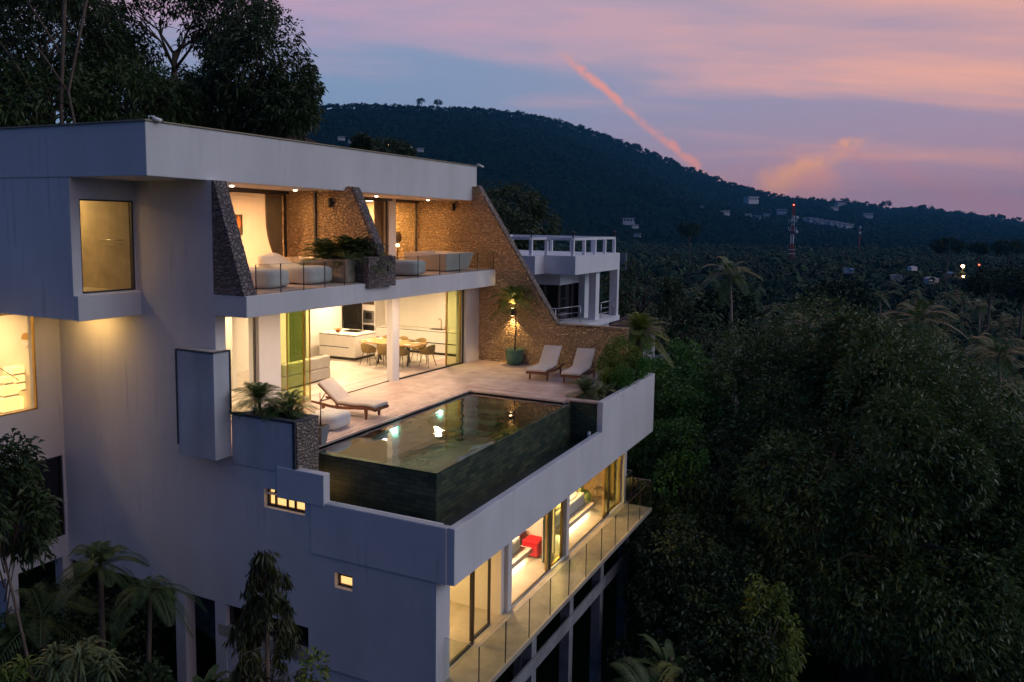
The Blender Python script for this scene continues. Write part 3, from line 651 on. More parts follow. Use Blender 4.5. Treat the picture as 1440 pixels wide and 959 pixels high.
# ---- swimming pool shell (part of the villa's terrace)
PW = thing('swimming_pool', 'raised infinity pool with dark green tiled walls and calm reflecting water on the terrace', 'pool', (4.5, 2.5, -.36))
X0, X1, Y0, Y1, PB = .9, 8.2, .95, 4.2, -.15
b = MB(); b.box(X0, X1 + .14, Y0, Y0 + .16, -.36, .765); b.box(X0, X0 + .16, Y0 + .16, Y1 + .1, -.36, .765); b.build('wall', M['tile_green'], PW)
b = MB(); b.box(X0 + .16, X1, Y0 + .16, Y1, PB - .1, PB); b.build('floor', M['pool_floor'], PW)
b = MB(); b.box(X0 + .16, X1, Y1, Y1 + .1, PB, .80); b.box(X1, X1 + .1, Y0 + .16, Y1 + .1, PB, .80); b.build('back_wall', M['pool_floor'], PW)
b = MB()
for i in range(4): b.box(X1 - .45 * (4 - i), X1 - .45 * (3 - i), Y1 - 1.5, Y1, PB, PB + .2 * (i + 1))
b.build('steps', M['pool_floor'], PW)
b = MB(); b.box(X0 - .02, 8.32, Y1 + .101, Y1 + .32, .78, ZT + .008); b.box(X1 + .101, 8.45, 1.0, Y1 + .10, .78, ZT + .008); b.build('coping', M['travertine'], PW)
# water sheet, finely divided so that the ripples are real
nx, ny = 150, 70; gx, gy = np.meshgrid(np.linspace(X0 + .02, X1, nx), np.linspace(Y0 + .02, Y1, ny), indexing='ij')
gz = .772 + .0007 * np.sin(gx * 9 + 2.2 * np.sin(gy * 3)) + .0006 * np.sin(gy * 11 + gx * 4 + 1.5 * np.sin(gx * 2.1))
Vv = np.stack([gx, gy, gz], -1).reshape(-1, 3); ii = (np.arange(nx - 1)[:, None] * ny + np.arange(ny - 1)[None]).ravel()
npmesh('pool_water', Vv, np.stack([ii, ii + ny, ii + ny + 1, ii + 1], 1), M['water'], PW, True)
for (px, py) in ((508, 598), (573, 574), (629, 554)):
    x = at('Z', .5, px, py).x
    b = MB(); b.tube([(x, Y1 - .001, .5), (x, Y1 - .03, .5)], .055, 12); lo = b.build('pool_lamp', M['glow_pool'], PW)
    lamp('pool_light', 'AREA', (x, Y1 - .06, .5), 15, (.65, .95, .9), .12, rot=(math.radians(90), 0, 0), parent=lo)
# ---- upper slab, terrace and fins
MB().hexa([(0.001, sl_(0), 3.77), (13.25, sl_(13.25), 3.60), (13.25, 13, 3.68), (.001, 13, 3.77), (.001, sl_(0), 4.235), (13.25, sl_(13.25), 4.185), (13.25, 13, 4.2), (.001, 13, 4.235)]).build('upper_slab', M['plaster'], V, .01)
MB().hexa([(.35, sl_(0) + .14, 4.236), (13.24, sl_(13.25) + .14, 4.19), (13.24, 12.9, 4.205), (.35, 12.9, 4.24), (.35, sl_(0) + .14, 4.25), (13.24, sl_(13.25) + .14, 4.204), (13.24, 12.9, 4.22), (.35, 12.9, 4.254)]).build('upper_terrace_floor', M['travertine'], V)
MB().prism([(6.10, 6.705), (6.10, 4.237), (5.22, 4.237), (6.0, 6.62), (6.03, 6.705)], 'X', -.004, .36).build('stone_fin', M['stone_dark'], V)
MB().prism([(6.1, 6.705), (12.3, 6.705), (12.3, 4.237), (6.10, 4.237)], 'X', .002, .34).build('inner_side_wall', M['plaster_in'], V)
MB().prism([(6.28, 6.78), (5.5, 5.2), (5.46, 4.95), (5.44, 4.237), (12.3, 4.237), (12.3, 6.69), (6.6, 6.69), (6.45, 6.82)], 'X', 5.2, 5.5).build('stone_fin', M['stone'], V)
MB().prism([(6.26, 6.80), (5.47, 5.19), (5.43, 4.95), (5.52, 4.95), (5.56, 5.2), (6.36, 6.80)], 'X', 5.19, 5.51).build('fin_coping', M['stone_dark'], V)
# the long stone wall that closes the terrace on the far side
MB().prism([(6.76, 7.18), (3.51, 2.29), (.95, 2.34), (.95, -1.2), (7.1, -1.2), (7.1, 4.0), (11.3, 4.24), (11.3, 6.65), (7.3, 6.65), (7.0, 7.18)], 'X', 13.252, 13.56).build('stone_wall', M['stone'], V)
MB().prism([(6.72, 7.19), (3.48, 2.32), (3.50, 2.35), (6.77, 7.22)], 'X', 13.24, 13.57).build('wall_coping', M['stone_rub'], V)
MB().box(13.24, 13.57, .93, 3.48, 2.345, 2.37).build('wall_coping', M['stone'], V)
box('white_pier', M['plaster'], V, 12.3, 13.248, gt(12.3) - .12, gt(12.3) + .3, ZT, 3.62)
# ---- terrace level glazing and rooms
def glazing(name, Yf, xa, xb, za, zb, fm='darkmetal', gm='glass', w=.045, par=V, t=.06):
    f = frame(name, M[fm], par, [(xa, Yf(xa), za), (xb, Yf(xb), za), (xb, Yf(xb), zb), (xa, Yf(xa), zb)], w, t)
    pane('pane', M[gm], f, [(xa, Yf(xa), za), (xb, Yf(xb), za), (xb, Yf(xb), zb), (xa, Yf(xa), zb)]); return f
gf = lambda x_, y_=470: at('Y', 7.3, x_, y_).x
xp0, xp1 = 2.62, 3.36
xc0, xc1 = at('Z', ZT, 553.5, 536).x, at('Z', ZT, 563, 534).x
glazing('window', gt, .24, xp0 - .03, ZT, 3.62)
MB().hexa([(xp0, gt(xp0) - .1, ZT), (xp1, gt(xp1) - .1, ZT), (xp1, gt(xp1) + .25, ZT), (xp0, gt(xp0) + .25, ZT), (xp0, gt(xp0) - .1, 3.72), (xp1, gt(xp1) - .1, 3.72), (xp1, gt(xp1) + .25, 3.72), (xp0, gt(xp0) + .25, 3.72)]).build('pier', M['plaster'], V)
g2f = lambda X: gt(X) + .1
glazing('sliding_door', g2f, xp1 + .02, 4.45, ZT, 3.62, 'brass', 'greenglass')
glazing('sliding_door', lambda X: gt(X) + .17, xp1 + .5, 4.75, ZT, 3.62, 'brass', 'greenglass', .03, V, .03)
MB().hexa([(xc0, 6.98, ZT), (xc1, 6.93, ZT), (xc1, 7.2, ZT), (xc0, 7.2, ZT), (xc0, 6.98, 3.7), (xc1, 6.93, 3.66), (xc1, 7.2, 3.66), (xc0, 7.2, 3.7)]).build('column', M['plaster'], V)
glazing('sliding_door', gt, xc1 + .02, 12.28, ZT, 3.60)
glazing('sliding_door', g2f, 11.35, 12.25, ZT, 3.60, 'brass', 'greenglass')
box('floor_track', M['darkmetal'], V, 4.8, xc0, 7.1, 7.14, ZT + .001, ZT + .02)
rl = MB(); rl.hexa([(.24, gt(.24) - .3, 3.62), (13.2, gt(13.2) - .3, 3.54), (13.2, gt(13.2) + .3, 3.54), (.24, gt(.24) + .3, 3.62), (.24, gt(.24) - .3, 3.775), (13.2, gt(13.2) - .3, 3.61), (13.2, gt(13.2) + .3, 3.61), (.24, gt(.24) + .3, 3.775)]).build('lintel', M['plaster'], V)
box('room_back_wall', M['plaster_in'], V, .3, 12.35, 12.2, 12.3, ZT, 3.76)
box('room_far_wall', M['plaster_in'], V, 14.02, 14.1, 6.8, 14, ZT, 3.76)
box('room_near_wall', M['plaster_in'], V, .3, .36, 7.7, 12.2, ZT, 3.76)
box('kitchen_back_wall', M['plaster_in'], V, 12.3, 14.02, 13.4, 13.5, ZT, 3.76)
box('room_ceiling', M['plaster_in'], V, .3, 14.1, 7.3, 13.5, 3.5, 3.56)
box('room_divider', M['plaster_in'], V, 4.62, 4.78, 10.2, 12.2, ZT, 3.5)
dr = MB(); dr.box(9.35, 10.15, 12.12, 12.19, ZT, 3.0); dr = dr.build('louvre_door', M['louvre'], V)
ls = MB()
for i in range(22): ls.box(9.43, 10.07, 12.09, 12.118, ZT + .15 + i * .09, ZT + .2 + i * .09)
ls.build('slat', M['louvre'], dr)
# downlights under the slab
for (px, py) in ((437, 438.5), (533, 425), (605, 415.5)):
    p = at('Z', 3.7, px, py); zz = 3.77 - .0128 * p.x
    b = MB(); b.tube([(p.x, sl_(p.x) + .32, zz - .001), (p.x, sl_(p.x) + .32, zz - .02)], .10, 16); d = b.build('downlight', M['glow_w'], V)
    lamp('downlight_beam', 'AREA', (p.x, sl_(p.x) + .32, zz - .03), 50, (1, .66, .38), .18, parent=d)
# ---- upper level rooms
xm = 5.2
f1 = glazing('sliding_door', gu, .4, 2.4, 4.26, 6.62)
xq = at('Y', gu(5), 403, 320).x
glazing('sliding_door', gu, 2.42, min(xq, 5.15), 4.26, 6.62)
xw0, xw1 = at('Y', gu(11), 544, 320).x, at('Y', gu(11), 552, 320).x
glazing('sliding_door', gu, 5.55, xw0, 4.26, 6.60)
box('column', M['plaster'], V, xw0 + .02, xw1 + .1, gu(xw0) - .08, gu(xw0) + .15, 4.22, 6.67)
glazing('sliding_door', gu, xw1 + .12, 13.22, 4.26, 6.60)
x44 = at('Y', 8.2, 444, 320).x
MB().hexa([(.35, gu(.35) - .1, 6.62), (13.24, gu(13.24) - .1, 6.58), (13.24, gu(13.24) + .1, 6.58), (.35, gu(.35) + .1, 6.62), (.35, gu(.35) - .1, 6.70), (13.24, gu(13.24) - .1, 6.655), (13.24, gu(13.24) + .1, 6.655), (.35, gu(.35) + .1, 6.70)]).build('window_head', M['darkmetal'], V)
MB().box(5.12, 5.18, 7.5, 7.56, 4.24, 6.66).build('blind_track', M['blackmetal'], V)
box('bedroom_wall', M['plaster_in'], V, 5.16, 5.198, 9.1, 12.2, 4.24, 6.66)
box('bedroom_wall', M['plaster_in'], V, 13.2, 13.4, 11.31, 12.2, 4.24, 6.66)
box('bedroom_back_wall', M['plaster_in'], V, .35, 5.2, 12.2, 12.3, 4.24, 6.7)
box('bedroom_back_wall', M['plaster_in'], V, 5.5, 13.25, 12.2, 12.3, 4.24, 6.7)
# ---- lower level
YG = .62
box('lower_floor', M['cement'], V, .002, 12.5, .5, 6.2, -3.56, ZL)
MB().box(-.002, .53, .40, .50, -3.56, -1.092).build('front_pier', M['plaster'], V)
MB().box(.3, 12.25, -.42, .5, -3.42, ZL - .004).build('balcony_slab', M['cement'], V, .008)
gl = lambda X: YG
glazing('sliding_door', gl, .55, 1.93, ZL, -1.1, 'darkmetal', 'glass', .04)
glazing('sliding_door', lambda X: YG + .08, 1.96, 2.85, ZL, -1.1, 'darkmetal', 'glass', .04)
box('column', M['plaster_in'], V, 3.36, 3.66, .66, .95, ZL, -1.09)
box('column', M['plaster'], V, 3.53, 3.74, .56, .655, ZL, -1.09)
cA = at('Z', ZL, 797, 783).x
glazing('sliding_door', gl, 3.76, cA - 1.0, ZL, -1.1)
glazing('sliding_door', lambda X: YG + .08, cA - 1.1, cA - .02, ZL, -1.1, 'brass', 'greenglass')
box('column', M['plaster'], V, cA, cA + .2, .56, .70, ZL, -1.09)
glazing('sliding_door', gl, cA + .22, 10.9, ZL, -1.1)
glazing('sliding_door', lambda X: YG + .08, 10.6, 12.2, ZL, -1.1, 'brass', 'greenglass')
box('column', M['plaster'], V, 12.25, 12.48, .56, .8, ZL - .1, -1.09)
box('door_sill', M['plaster'], V, 3.76, 12.2, .575, .64, ZL, ZL + .03)
for (x0, x1) in ((3.42, 3.5), (cA + .04, cA + .12)): box('partition_wall', M['plaster_in'], V, x0, x1, .95, 6.1, ZL, -1.1)
box('lower_back_wall', M['plaster_in'], V, .3, 12.5, 6.1, 6.2, ZL, -1.1)
box('lower_end_wall', M['plaster_in'], V, 12.5, 12.6, .8, 6.2, ZL, -1.1)
box('lower_near_wall', M['plaster_in'], V, .302, .34, .62, 6.1, ZL, -1.1)
box('lower_ceiling', M['plaster_in'], V, .3, 12.5, .56, 6.1, -1.099, -1.087)
# frame of beams and posts that carries the balcony
bm_ = M['concrete']
for i, (px, py) in enumerate(((700, 930), (826, 870), (868, 800))):
    pass
for X in (1.9, 4.4, 6.9, 9.4, 11.9): box('support_post', bm_, V, X, X + .28, .3, .58, -11, -3.562)
for X in (3.1, 8.1): box('support_post', bm_, V, X, X + .25, 2.3, 2.55, -11, -3.562)
box('support_beam', bm_, V, -.2, 12.2, .25, .299, -5.15, -4.8)
box('support_beam', bm_, V, -.2, 12.2, .32, .5, -3.80, -3.563)
box('support_beam', bm_, V, .5, 12.2, 2.2, 2.29, -4.6, -4.3)

# ---- glass railings
def rail(name, label, pts, h, n, gap=.03, mname='railglass', post='darkmetal', t=.012):
    r = thing(name, label, 'railing', pts[0])
    for (a, b), k in zip(zip(pts[:-1], pts[1:]), n):
        a, b = Vector(a), Vector(b)
        for i in range(k):
            p, q = a.lerp(b, i / k), a.lerp(b, (i + 1) / k); d = (q - p).normalized() * gap / 2; p = p + d; q = q - d
            nn = Vector((-(q - p).y, (q - p).x, 0)).normalized() * t / 2; H = Vector((0, 0, h))
            MB().add([p, q, q + H, p + H], [(0, 1, 2, 3)]).build('glass_panel', M[mname], r)
    for (a, c), k in zip(zip(pts[:-1], pts[1:]), n):
        a, c = Vector(a), Vector(c)
        for i in range(k + 1 if a == Vector(pts[-2]) else k):
            p = a.lerp(c, i / k); box('joint_strip', M[post], r, p.x - .009, p.x + .009, p.y - .009, p.y + .009, p.z, p.z + h)
    t_ = MB()
    for a, c in zip(pts[:-1], pts[1:]): t_.tube([Vector(a) + Vector((0, 0, h)), Vector(c) + Vector((0, 0, h))], .006, 5)
    t_.build('top_edge', M['steel'], r); return r
def sp(X): return (X, sl_(X) + .06, 4.236 - .0038 * X)
rail('glass_railing', 'frameless glass railing on the upper terrace left of the stone planter', [sp(.38), sp(at('Y', 5.3, 519, 400).x - .02)], .66, [5])
rail('glass_railing', 'frameless glass railing on the upper terrace right of the stone planter', [sp(at('Y', 5.5, 557, 399).x + .02), sp(13.2)], .66, [5])
rail('glass_railing', 'long glass railing around the lowest balcony under the pool', [(.34, .48, ZL), (.34, -.38, ZL), (12.18, -.38, ZL), (12.18, .5, ZL), (12.9, .5, ZL), (12.9, 2.2, ZL)], .92, [1, 10, 1, 1, 1])

# ---- cameras and wall lamps
def cctv(label, p, d):
    t = thing('security_camera', label, 'security camera', p, 'cameras on the roof edge')
    p = Vector(p); d = Vector(d)
    MB().tube([p, p + Vector((0, 0, .08)), p + Vector((0, 0, .09)) + d * .12], .018, 6).build('bracket', M['mast_white'], t)
    MB().tube([p + Vector((0, 0, .06)) + d * .08, p + Vector((0, 0, .03)) + d * .26], [.035, .04], 10).build('housing', M['white'], t)
    MB().tube([p + Vector((0, 0, .03)) + d * .262, p + Vector((0, 0, .026)) + d * .29], .03, 10).build('lens', M['black'], t)
cctv('small white security camera at the near left corner of the villa roof', (-1.55, r0 - .02, 7.80), (.9, -.3, -.1))
cctv('small white security camera at the far right end of the villa roof', (13.6, r1 - .02, 7.94), (.9, -.5, -.2))
def sconce(label, X, y, z, lit=False, power=16):
    t = thing('wall_lamp', label, 'wall lamp', (X, y, z), 'black tube lamps on the stone walls')
    MB().tube([(X - .08, y, z - .13), (X - .08, y, z + .13)], .055, 14).build('housing', M['blackmetal'], t)
    MB().box(X - .05, X, y - .03, y + .03, z - .05, z + .05).build('wall_plate', M['blackmetal'], t)
    if lit:
        b = MB(); b.tube([(X - .08, y, z + .131), (X - .08, y, z + .136)], .045, 12); b.tube([(X - .08, y, z - .136), (X - .08, y, z - .131)], .045, 12); b.build('bulb', M['glow'], t)
        lamp('beam', 'SPOT', (X - .09, y, z + .15), power, (1, .60, .22), rot=(math.radians(180), math.radians(-14), 0), spot=110, parent=t, soft=.03)
        lamp('beam', 'SPOT', (X - .09, y, z - .15), power, (1, .60, .22), rot=(0, math.radians(14), 0), spot=110, parent=t, soft=.03)
q = at('X', 13.25, 722, 439); sconce('black up and down wall lamp, lit, beside the potted palm on the stone wall', 13.25, q.y, q.z, True, 85)
q = at('X', 13.25, 639, 292); sconce('unlit black tube wall lamp on the stone wall above the right stone bathtub', 13.25, q.y, q.z)
q = at('X', 5.2, 467, 286); sconce('unlit black tube wall lamp high on the middle stone fin wall', 5.2, q.y, q.z)
# ---- lights inside the rooms (real ceiling lamps)
WARM, WHT = (1., .56, .24), (1., .68, .40)
def ceil(label, x, y, z, p, col, size=.5, spec=None):
    t = thing('ceiling_lamp', label, 'ceiling lamp', (x, y, z)); MB().box(x - size / 4, x + size / 4, y - size / 4, y + size / 4, z - .001, z + .03).build('diffuser', M['glow_w'], t)
    lamp('ceiling_light', 'AREA', (x, y, z - .03), p, col, size, parent=t)
for x_, y_, p_w, w_ in ((1.6, 9.0, 85, 'over the beige sofa'), (3.9, 10.9, 75, 'by the louvre door'), (6.3, 8.6, 105, 'above the grey sofa'), (8.3, 10.6, 105, 'in the middle of the room'), (11.3, 11.2, 110, 'over the kitchen island'), (11.0, 9.2, 95, 'over the dining table'), (12.5, 7.9, 80, 'near the kitchen sink')):
    ceil('small ceiling lamp %s on the terrace level' % w_, x_, y_, 3.45, p_w, WHT, .24)
ceil('ceiling lamp in the upper left bedroom', 2.6, 10.6, 6.64, 460, (1., .50, .22), .4)
ceil('ceiling lamp in the upper right bedroom', 9.2, 10.9, 6.62, 330, (1., .50, .20), .4)
ceil('ceiling lamp in the upper right bedroom next to the stone wall', 12.4, 10.9, 6.62, 95.0, (1., .55, .16), .4)
ceil('ceiling lamp in the bathroom bay', -.75, 10.8, 6.66, 62, (1., .60, .22), .4)
ceil('ceiling lamp in the stair room', -1.6, 13.4, 3.6, 110, (1., .60, .26), .6)
ceil('ceiling lamp in the first lower room', 1.9, 2.4, -1.13, 102.0, (1., .60, .20), .5)
ceil('ceiling lamp over the bed with the red headboard', 5.4, 2.0, -1.13, 195.0, (1., .62, .32), .5)
ceil('ceiling lamp over the bed with the green headboard', 9.6, 1.9, -1.13, 165.0, (1., .56, .20), .5)
# soffit spots above the upper terraces
for (x, y) in ((2.0, 7.5), (4.3, 7.5), (8.6, 7.9), (12.2, 8.2)):
    b = MB(); b.tube([(x, y, 6.70 - x * .003 - .012), (x, y, 6.70 - x * .003 - .03)], .05, 12); d = b.build('downlight', M['glow_w'], V)
    lamp('downlight_beam', 'AREA', (x, y, 6.64 - x * .003), 11, (1, .52, .18), .1, parent=d)
b = MB(); b.tube([(-.75, 9.8, 3.659), (-.75, 9.8, 3.64)], .06, 14); d = b.build('downlight', M['glow_w'], V)
lamp('downlight_beam', 'AREA', (-.55, 9.8, 3.62), 16, (1, .56, .16), .12, 1.2, rot=(0, math.radians(-12), 0), parent=d)

# ================================================================ FURNITURE
def lounger(label, foot, head, seatz, back=48, group='wooden sun loungers on the terrace', s=1.):
    """built along local +x from foot (x=0) to head (x=2)"""
    t = thing('sun_lounger', label, 'sun lounger', (0, 0, 0), group)
    def side(y):
        b = MB(); pr = [(0, .30), (.25, .335), (.6, .31), (1.0, .27), (1.35, .27), (1.7, .31), (2.0, .33)]
        up = [(x, z) for x, z in pr]; dn = [(x, z - (.075 if .1 < x < 1.9 else .05)) for x, z in pr][::-1]
        b.prism(up + dn, 'Y', y, y + .035); return b
    for y in (0, .615): side(y).build('side_rail', M['teak'], t, .006)
    for x in (.28, 1.62):
        for y in (.01, .60):
            MB().prism([(x - .045, .26), (x + .06, .26), (x + .035, 0), (x - .02, 0)], 'Y', y, y + .04).build('leg', M['teak'], t, .005)
    b = MB(); b.box(0, .05, 0, .65, .235, .30)
    for i in range(12): b.box(.09 + i * .095, .16 + i * .095, .036, .614, .285, .305)
    b.build('slat_base', M['teak'], t)
    a = math.radians(back); L = .78; hx, hz = 1.18, .31
    ex, ez = hx + L * math.cos(a), hz + L * math.sin(a)
    b = MB()
    for y in (.05, .57): b.add([(hx, y, hz), (ex, y, ez), (ex + .03, y, ez - .03), (hx + .03, y, hz - .03), (hx, y + .03, hz), (ex, y + .03, ez), (ex + .03, y + .03, ez - .03), (hx + .03, y + .03, hz - .03)], [(0, 1, 2, 3), (7, 6, 5, 4), (0, 4, 5, 1), (1, 5, 6, 2), (2, 6, 7, 3), (3, 7, 4, 0)])
    b.tube([(hx + .5 * math.cos(a), .1, hz + .45 * math.sin(a)), (1.78, .1, .30)], .014, 6); b.tube([(hx + .5 * math.cos(a), .55, hz + .45 * math.sin(a)), (1.78, .55, .30)], .014, 6); b.tube([(1.78, .03, .30), (1.78, .62, .30)], .014, 6)
    b.build('backrest_frame', M['teak'], t)
    n = 14; th = .075; vs = []; fs = []
    path = [(.02 + (1.16) * i / 9, .315 + .012 * math.sin(i * .9) + .02 * math.sin(min(1, i / 9) * 3.1)) for i in range(10)] + [(hx + L * math.cos(a) * k / 5, hz + .01 + L * math.sin(a) * k / 5) for k in range(0, 6)][1:]
    nrm = []
    for i in range(len(path)):
        p, q = path[max(0, i - 1)], path[min(len(path) - 1, i + 1)]; d = Vector((q[0] - p[0], q[1] - p[1])).normalized(); nrm.append((-d.y, d.x))
    for (x, z), (nx_, nz_) in zip(path, nrm):
        for (y, k) in ((.03, 0), (.62, 0), (.635, .5), (.62, 1), (.325, 1.08), (.03, 1), (.015, .5)): vs.append((x + nx_ * th * k, y, z + nz_ * th * k))
    for i in range(len(path) - 1):
        for k in range(7): fs.append((i * 7 + k, i * 7 + (k + 1) % 7, (i + 1) * 7 + (k + 1) % 7, (i + 1) * 7 + k))
    fs += [tuple(range(7))[::-1], tuple(range((len(path) - 1) * 7, len(path) * 7))]
    MB().add(vs, fs).build('cushion', M['cushion'], t, .012, True)
    f, h = Vector(foot), Vector(head); d = h - f; t.location = (f.x, f.y, ZT); t.rotation_euler = (0, 0, math.atan2(d.y, d.x)); t.scale = (s, s, s)
    return t
L1 = lounger('wooden sun lounger with raised back standing alone beside the near planter', (3.45, 4.30, 0), (5.25, 7.5, 0), .3, 38, s=1.0)
L2 = lounger('left one of the two cushioned loungers standing side by side near the potted palm', (11.05, 3.05, 0), (13.0, 3.75, 0), .3, 46, s=1.02)
def copy_thing(o, label, **k):
    c = copytree(o); c['label'] = label; return c
L3 = copy_thing(L2, 'right one of the two cushioned loungers side by side, next to the leafy planter')
def put(o, foot, head, z=None):
    f, h = Vector(foot), Vector(head); d = h - f; o.location = (f.x, f.y, ZT); o.rotation_euler = (0, 0, math.atan2(d.y, d.x))
put(L2, (10.45, 2.70), (12.45, 2.86), 0); put(L3, (10.45, 1.50), (12.45, 1.66), 0)
put(L1, (4.28, 4.45), (4.22, 6.65), 0)
# pouf and small planter by the first lounger
t = thing('floor_pouf', 'square white fabric pouf behind the grey cone pot on the terrace', 'pouf', (2.95, 5.0, ZT))
MB().blob((2.62, 5.05, ZT + .2), (.42, .42, .2), 20, 12, .02, 3, 5).build('cushion_body', M['canvas'], t)
t = thing('cone_pot', 'tapered grey cement pot holding one thin bare stem by the pool corner', 'plant pot', (1.38, 4.36, ZT))
p = at('Z', ZT, 451, 623)
def conepot(b, x, y, z, h, a, c):
    b.hexa([(x - a, y - a, z), (x + a, y - a, z), (x + a, y + a, z), (x - a, y + a, z), (x - c, y - c, z + h), (x + c, y - c, z + h), (x + c, y + c, z + h), (x - c, y + c, z + h)])
b = MB(); conepot(b, p.x, p.y, ZT, .42, .09, .155); b.build('pot', M['grey_pot'], t, .01)
b = MB(); b.box(p.x - .13, p.x + .13, p.y - .13, p.y + .13, ZT + .421, ZT + .43); b.build('soil', M['soil'], t)
b = MB(); b.tube([(p.x, p.y, ZT + .42), (p.x + .01, p.y, ZT + .8), (p.x - .01, p.y, ZT + 1.18)], [.018, .012, .008], 6); b.build('stem', M['brown'], t)
# potted palm in teal pot
p = at('Z', ZT, 729.5, 510)
PP = thing('potted_palm', 'slender fan palm in a round teal glazed pot against the stone wall', 'potted palm', (p.x - .35, p.y, ZT))
px, py = p.x - .35, p.y
MB().lathe([(.20, 0), (.30, .14), (.33, .34), (.315, .48), (.335, .52), (.35, .56), (.31, .56), (.28, .52)], (px, py, ZT), 28).build('pot', M['teal_pot'], PP)
MB().lathe([(.02, 0), (.28, .0), (.28, .01)], (px, py, ZT + .515), 20).build('soil', M['soil'], PP)
MB().tube([(px, py, ZT + .5), (px + .02, py - .02, ZT + 1.3), (px - .02, py, ZT + 2.25)], [.03, .024, .02], 7).build('trunk', M['bark'], PP)
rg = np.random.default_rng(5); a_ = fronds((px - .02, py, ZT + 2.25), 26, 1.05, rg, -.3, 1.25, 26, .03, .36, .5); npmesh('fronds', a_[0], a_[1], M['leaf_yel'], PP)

# ---- kitchen
KX = 13.35
t = thing('kitchen_counter', 'long white kitchen counter with dark drawer grooves and a sink along the far wall', 'kitchen counter', (KX + .3, 9.3, ZT))
MB().box(KX, 14.0, 7.25, 11.3, ZT + .1, ZT + .84).build('cabinet', M['cabinet'], t, .004)
MB().box(KX - .02, 14.0, 7.24, 11.32, ZT + .862, ZT + .90).build('worktop', M['cabinet'], t, .004)
b = MB(); b.box(KX - .003, KX + .3, 7.26, 11.3, ZT + .842, ZT + .86); b.box(KX - .004, KX + .02, 7.26, 11.3, ZT + .43, ZT + .465); b.build('drawer_groove', M['black'], t)
MB().box(KX + .04, 14.0, 7.26, 11.3, ZT, ZT + .098).build('plinth', M['black'], t)
MB().box(KX + .12, KX + .5, 8.35, 8.95, ZT + .902, ZT + .91).build('sink', M['brown'], t)
b = MB(); b.tube([(KX + .5, 8.6, ZT + .9), (KX + .5, 8.6, ZT + 1.28), (KX + .42, 8.6, ZT + 1.33), (KX + .3, 8.6, ZT + 1.27)], .014, 8); b.tube([(KX + .5, 8.45, ZT + .9), (KX + .5, 8.45, ZT + 1.0)], .02, 8); b.build('tap', M['brass'], t)
t = thing('toaster', 'small steel toaster on the worktop at the right end of the kitchen', 'toaster', (KX + .3, 7.5, ZT + .902))
MB().box(KX + .2, KX + .4, 7.42, 7.68, ZT + .902, ZT + 1.08).build('body', M['steel'], t, .03); MB().box(KX + .25, KX + .28, 7.46, 7.64, ZT + 1.081, ZT + 1.084).build('slot', M['black'], t)
t = thing('oven_tower', 'tall cabinet with built in steel microwave above a dark oven', 'oven tower', (KX + .3, 11.7, ZT))
MB().box(KX, 14.0, 11.34, 11.96, ZT, 3.15).build('cabinet', M['cabinet'], t, .004)
MB().box(KX - .02, KX, 11.38, 11.92, ZT + .98, ZT + 1.48).build('microwave', M['steel'], t, .01); MB().box(KX - .03, KX - .021, 11.5, 11.8, ZT + 1.13, ZT + 1.4).build('microwave_window', M['black'], t)
MB().box(KX - .02, KX, 11.38, 11.92, ZT + .3, ZT + .9).build('oven', M['black'], t, .01); MB().tube([(KX - .045, 11.4, ZT + .93), (KX - .045, 11.9, ZT + .93)], .012, 6).build('handle', M['steel'], t)
MB().box(KX - .02, KX, 11.38, 11.92, ZT + 1.72, ZT + 1.88).build('upper_door', M['brown'], t)
t = thing('fridge', 'tall dark double door refrigerator in the kitchen corner', 'refrigerator', (KX + .3, 12.4, ZT))
MB().box(KX, 14.0, 11.98, 12.9, ZT, 3.0).build('body', M['fridge'], t, .01)
b = MB(); b.box(KX - .012, KX - .002, 12.0, 12.88, ZT + .9, ZT + .915); b.tube([(KX - .03, 12.1, ZT + .5), (KX - .03, 12.1, ZT + 1.5)], .012, 6); b.build('handle', M['black'], t)
i0, i1 = (10.7, 10.33), (12.05, 12.0)
t = thing('kitchen_island', 'white kitchen island with two dark grooves and a black hob', 'kitchen island', (11.4, 11.2, ZT))
MB().box(10.68, 12.0, 10.33, 11.95, ZT + .1, ZT + .84).build('cabinet', M['cabinet'], t, .005); MB().box(10.66, 12.02, 10.31, 11.97, ZT + .862, ZT + .9).build('worktop', M['cabinet'], t, .005)
b = MB(); b.box(10.69, 11.98, 10.6, 11.94, ZT + .841, ZT + .861); b.box(10.676, 10.7, 10.6, 11.94, ZT + .44, ZT + .465); b.build('drawer_groove', M['black'], t); MB().box(10.72, 11.96, 10.37, 11.9, ZT, ZT + .098).build('plinth', M['black'], t)
MB().box(11.3, 11.85, 10.7, 11.4, ZT + .902, ZT + .912).build('hob', M['black'], t)
t = thing('wire_bowl', 'round brass wire bowl standing on the kitchen island', 'bowl', (11.0, 11.3, ZT + .902)); b = MB()
for i in range(8):
    a = i * math.pi / 8; b.tube([(10.95 + .15 * math.cos(a) * c, 11.3 + .15 * math.sin(a) * c, ZT + .905 + .16 * c * c) for c in (-1, -.6, -.2, .2, .6, 1)], .008, 5)
b.build('wires', M['brass'], t); MB().blob((10.95, 11.3, ZT + .99), (.07, .07, .07), 10, 6).build('fruit', M['orange'], t)
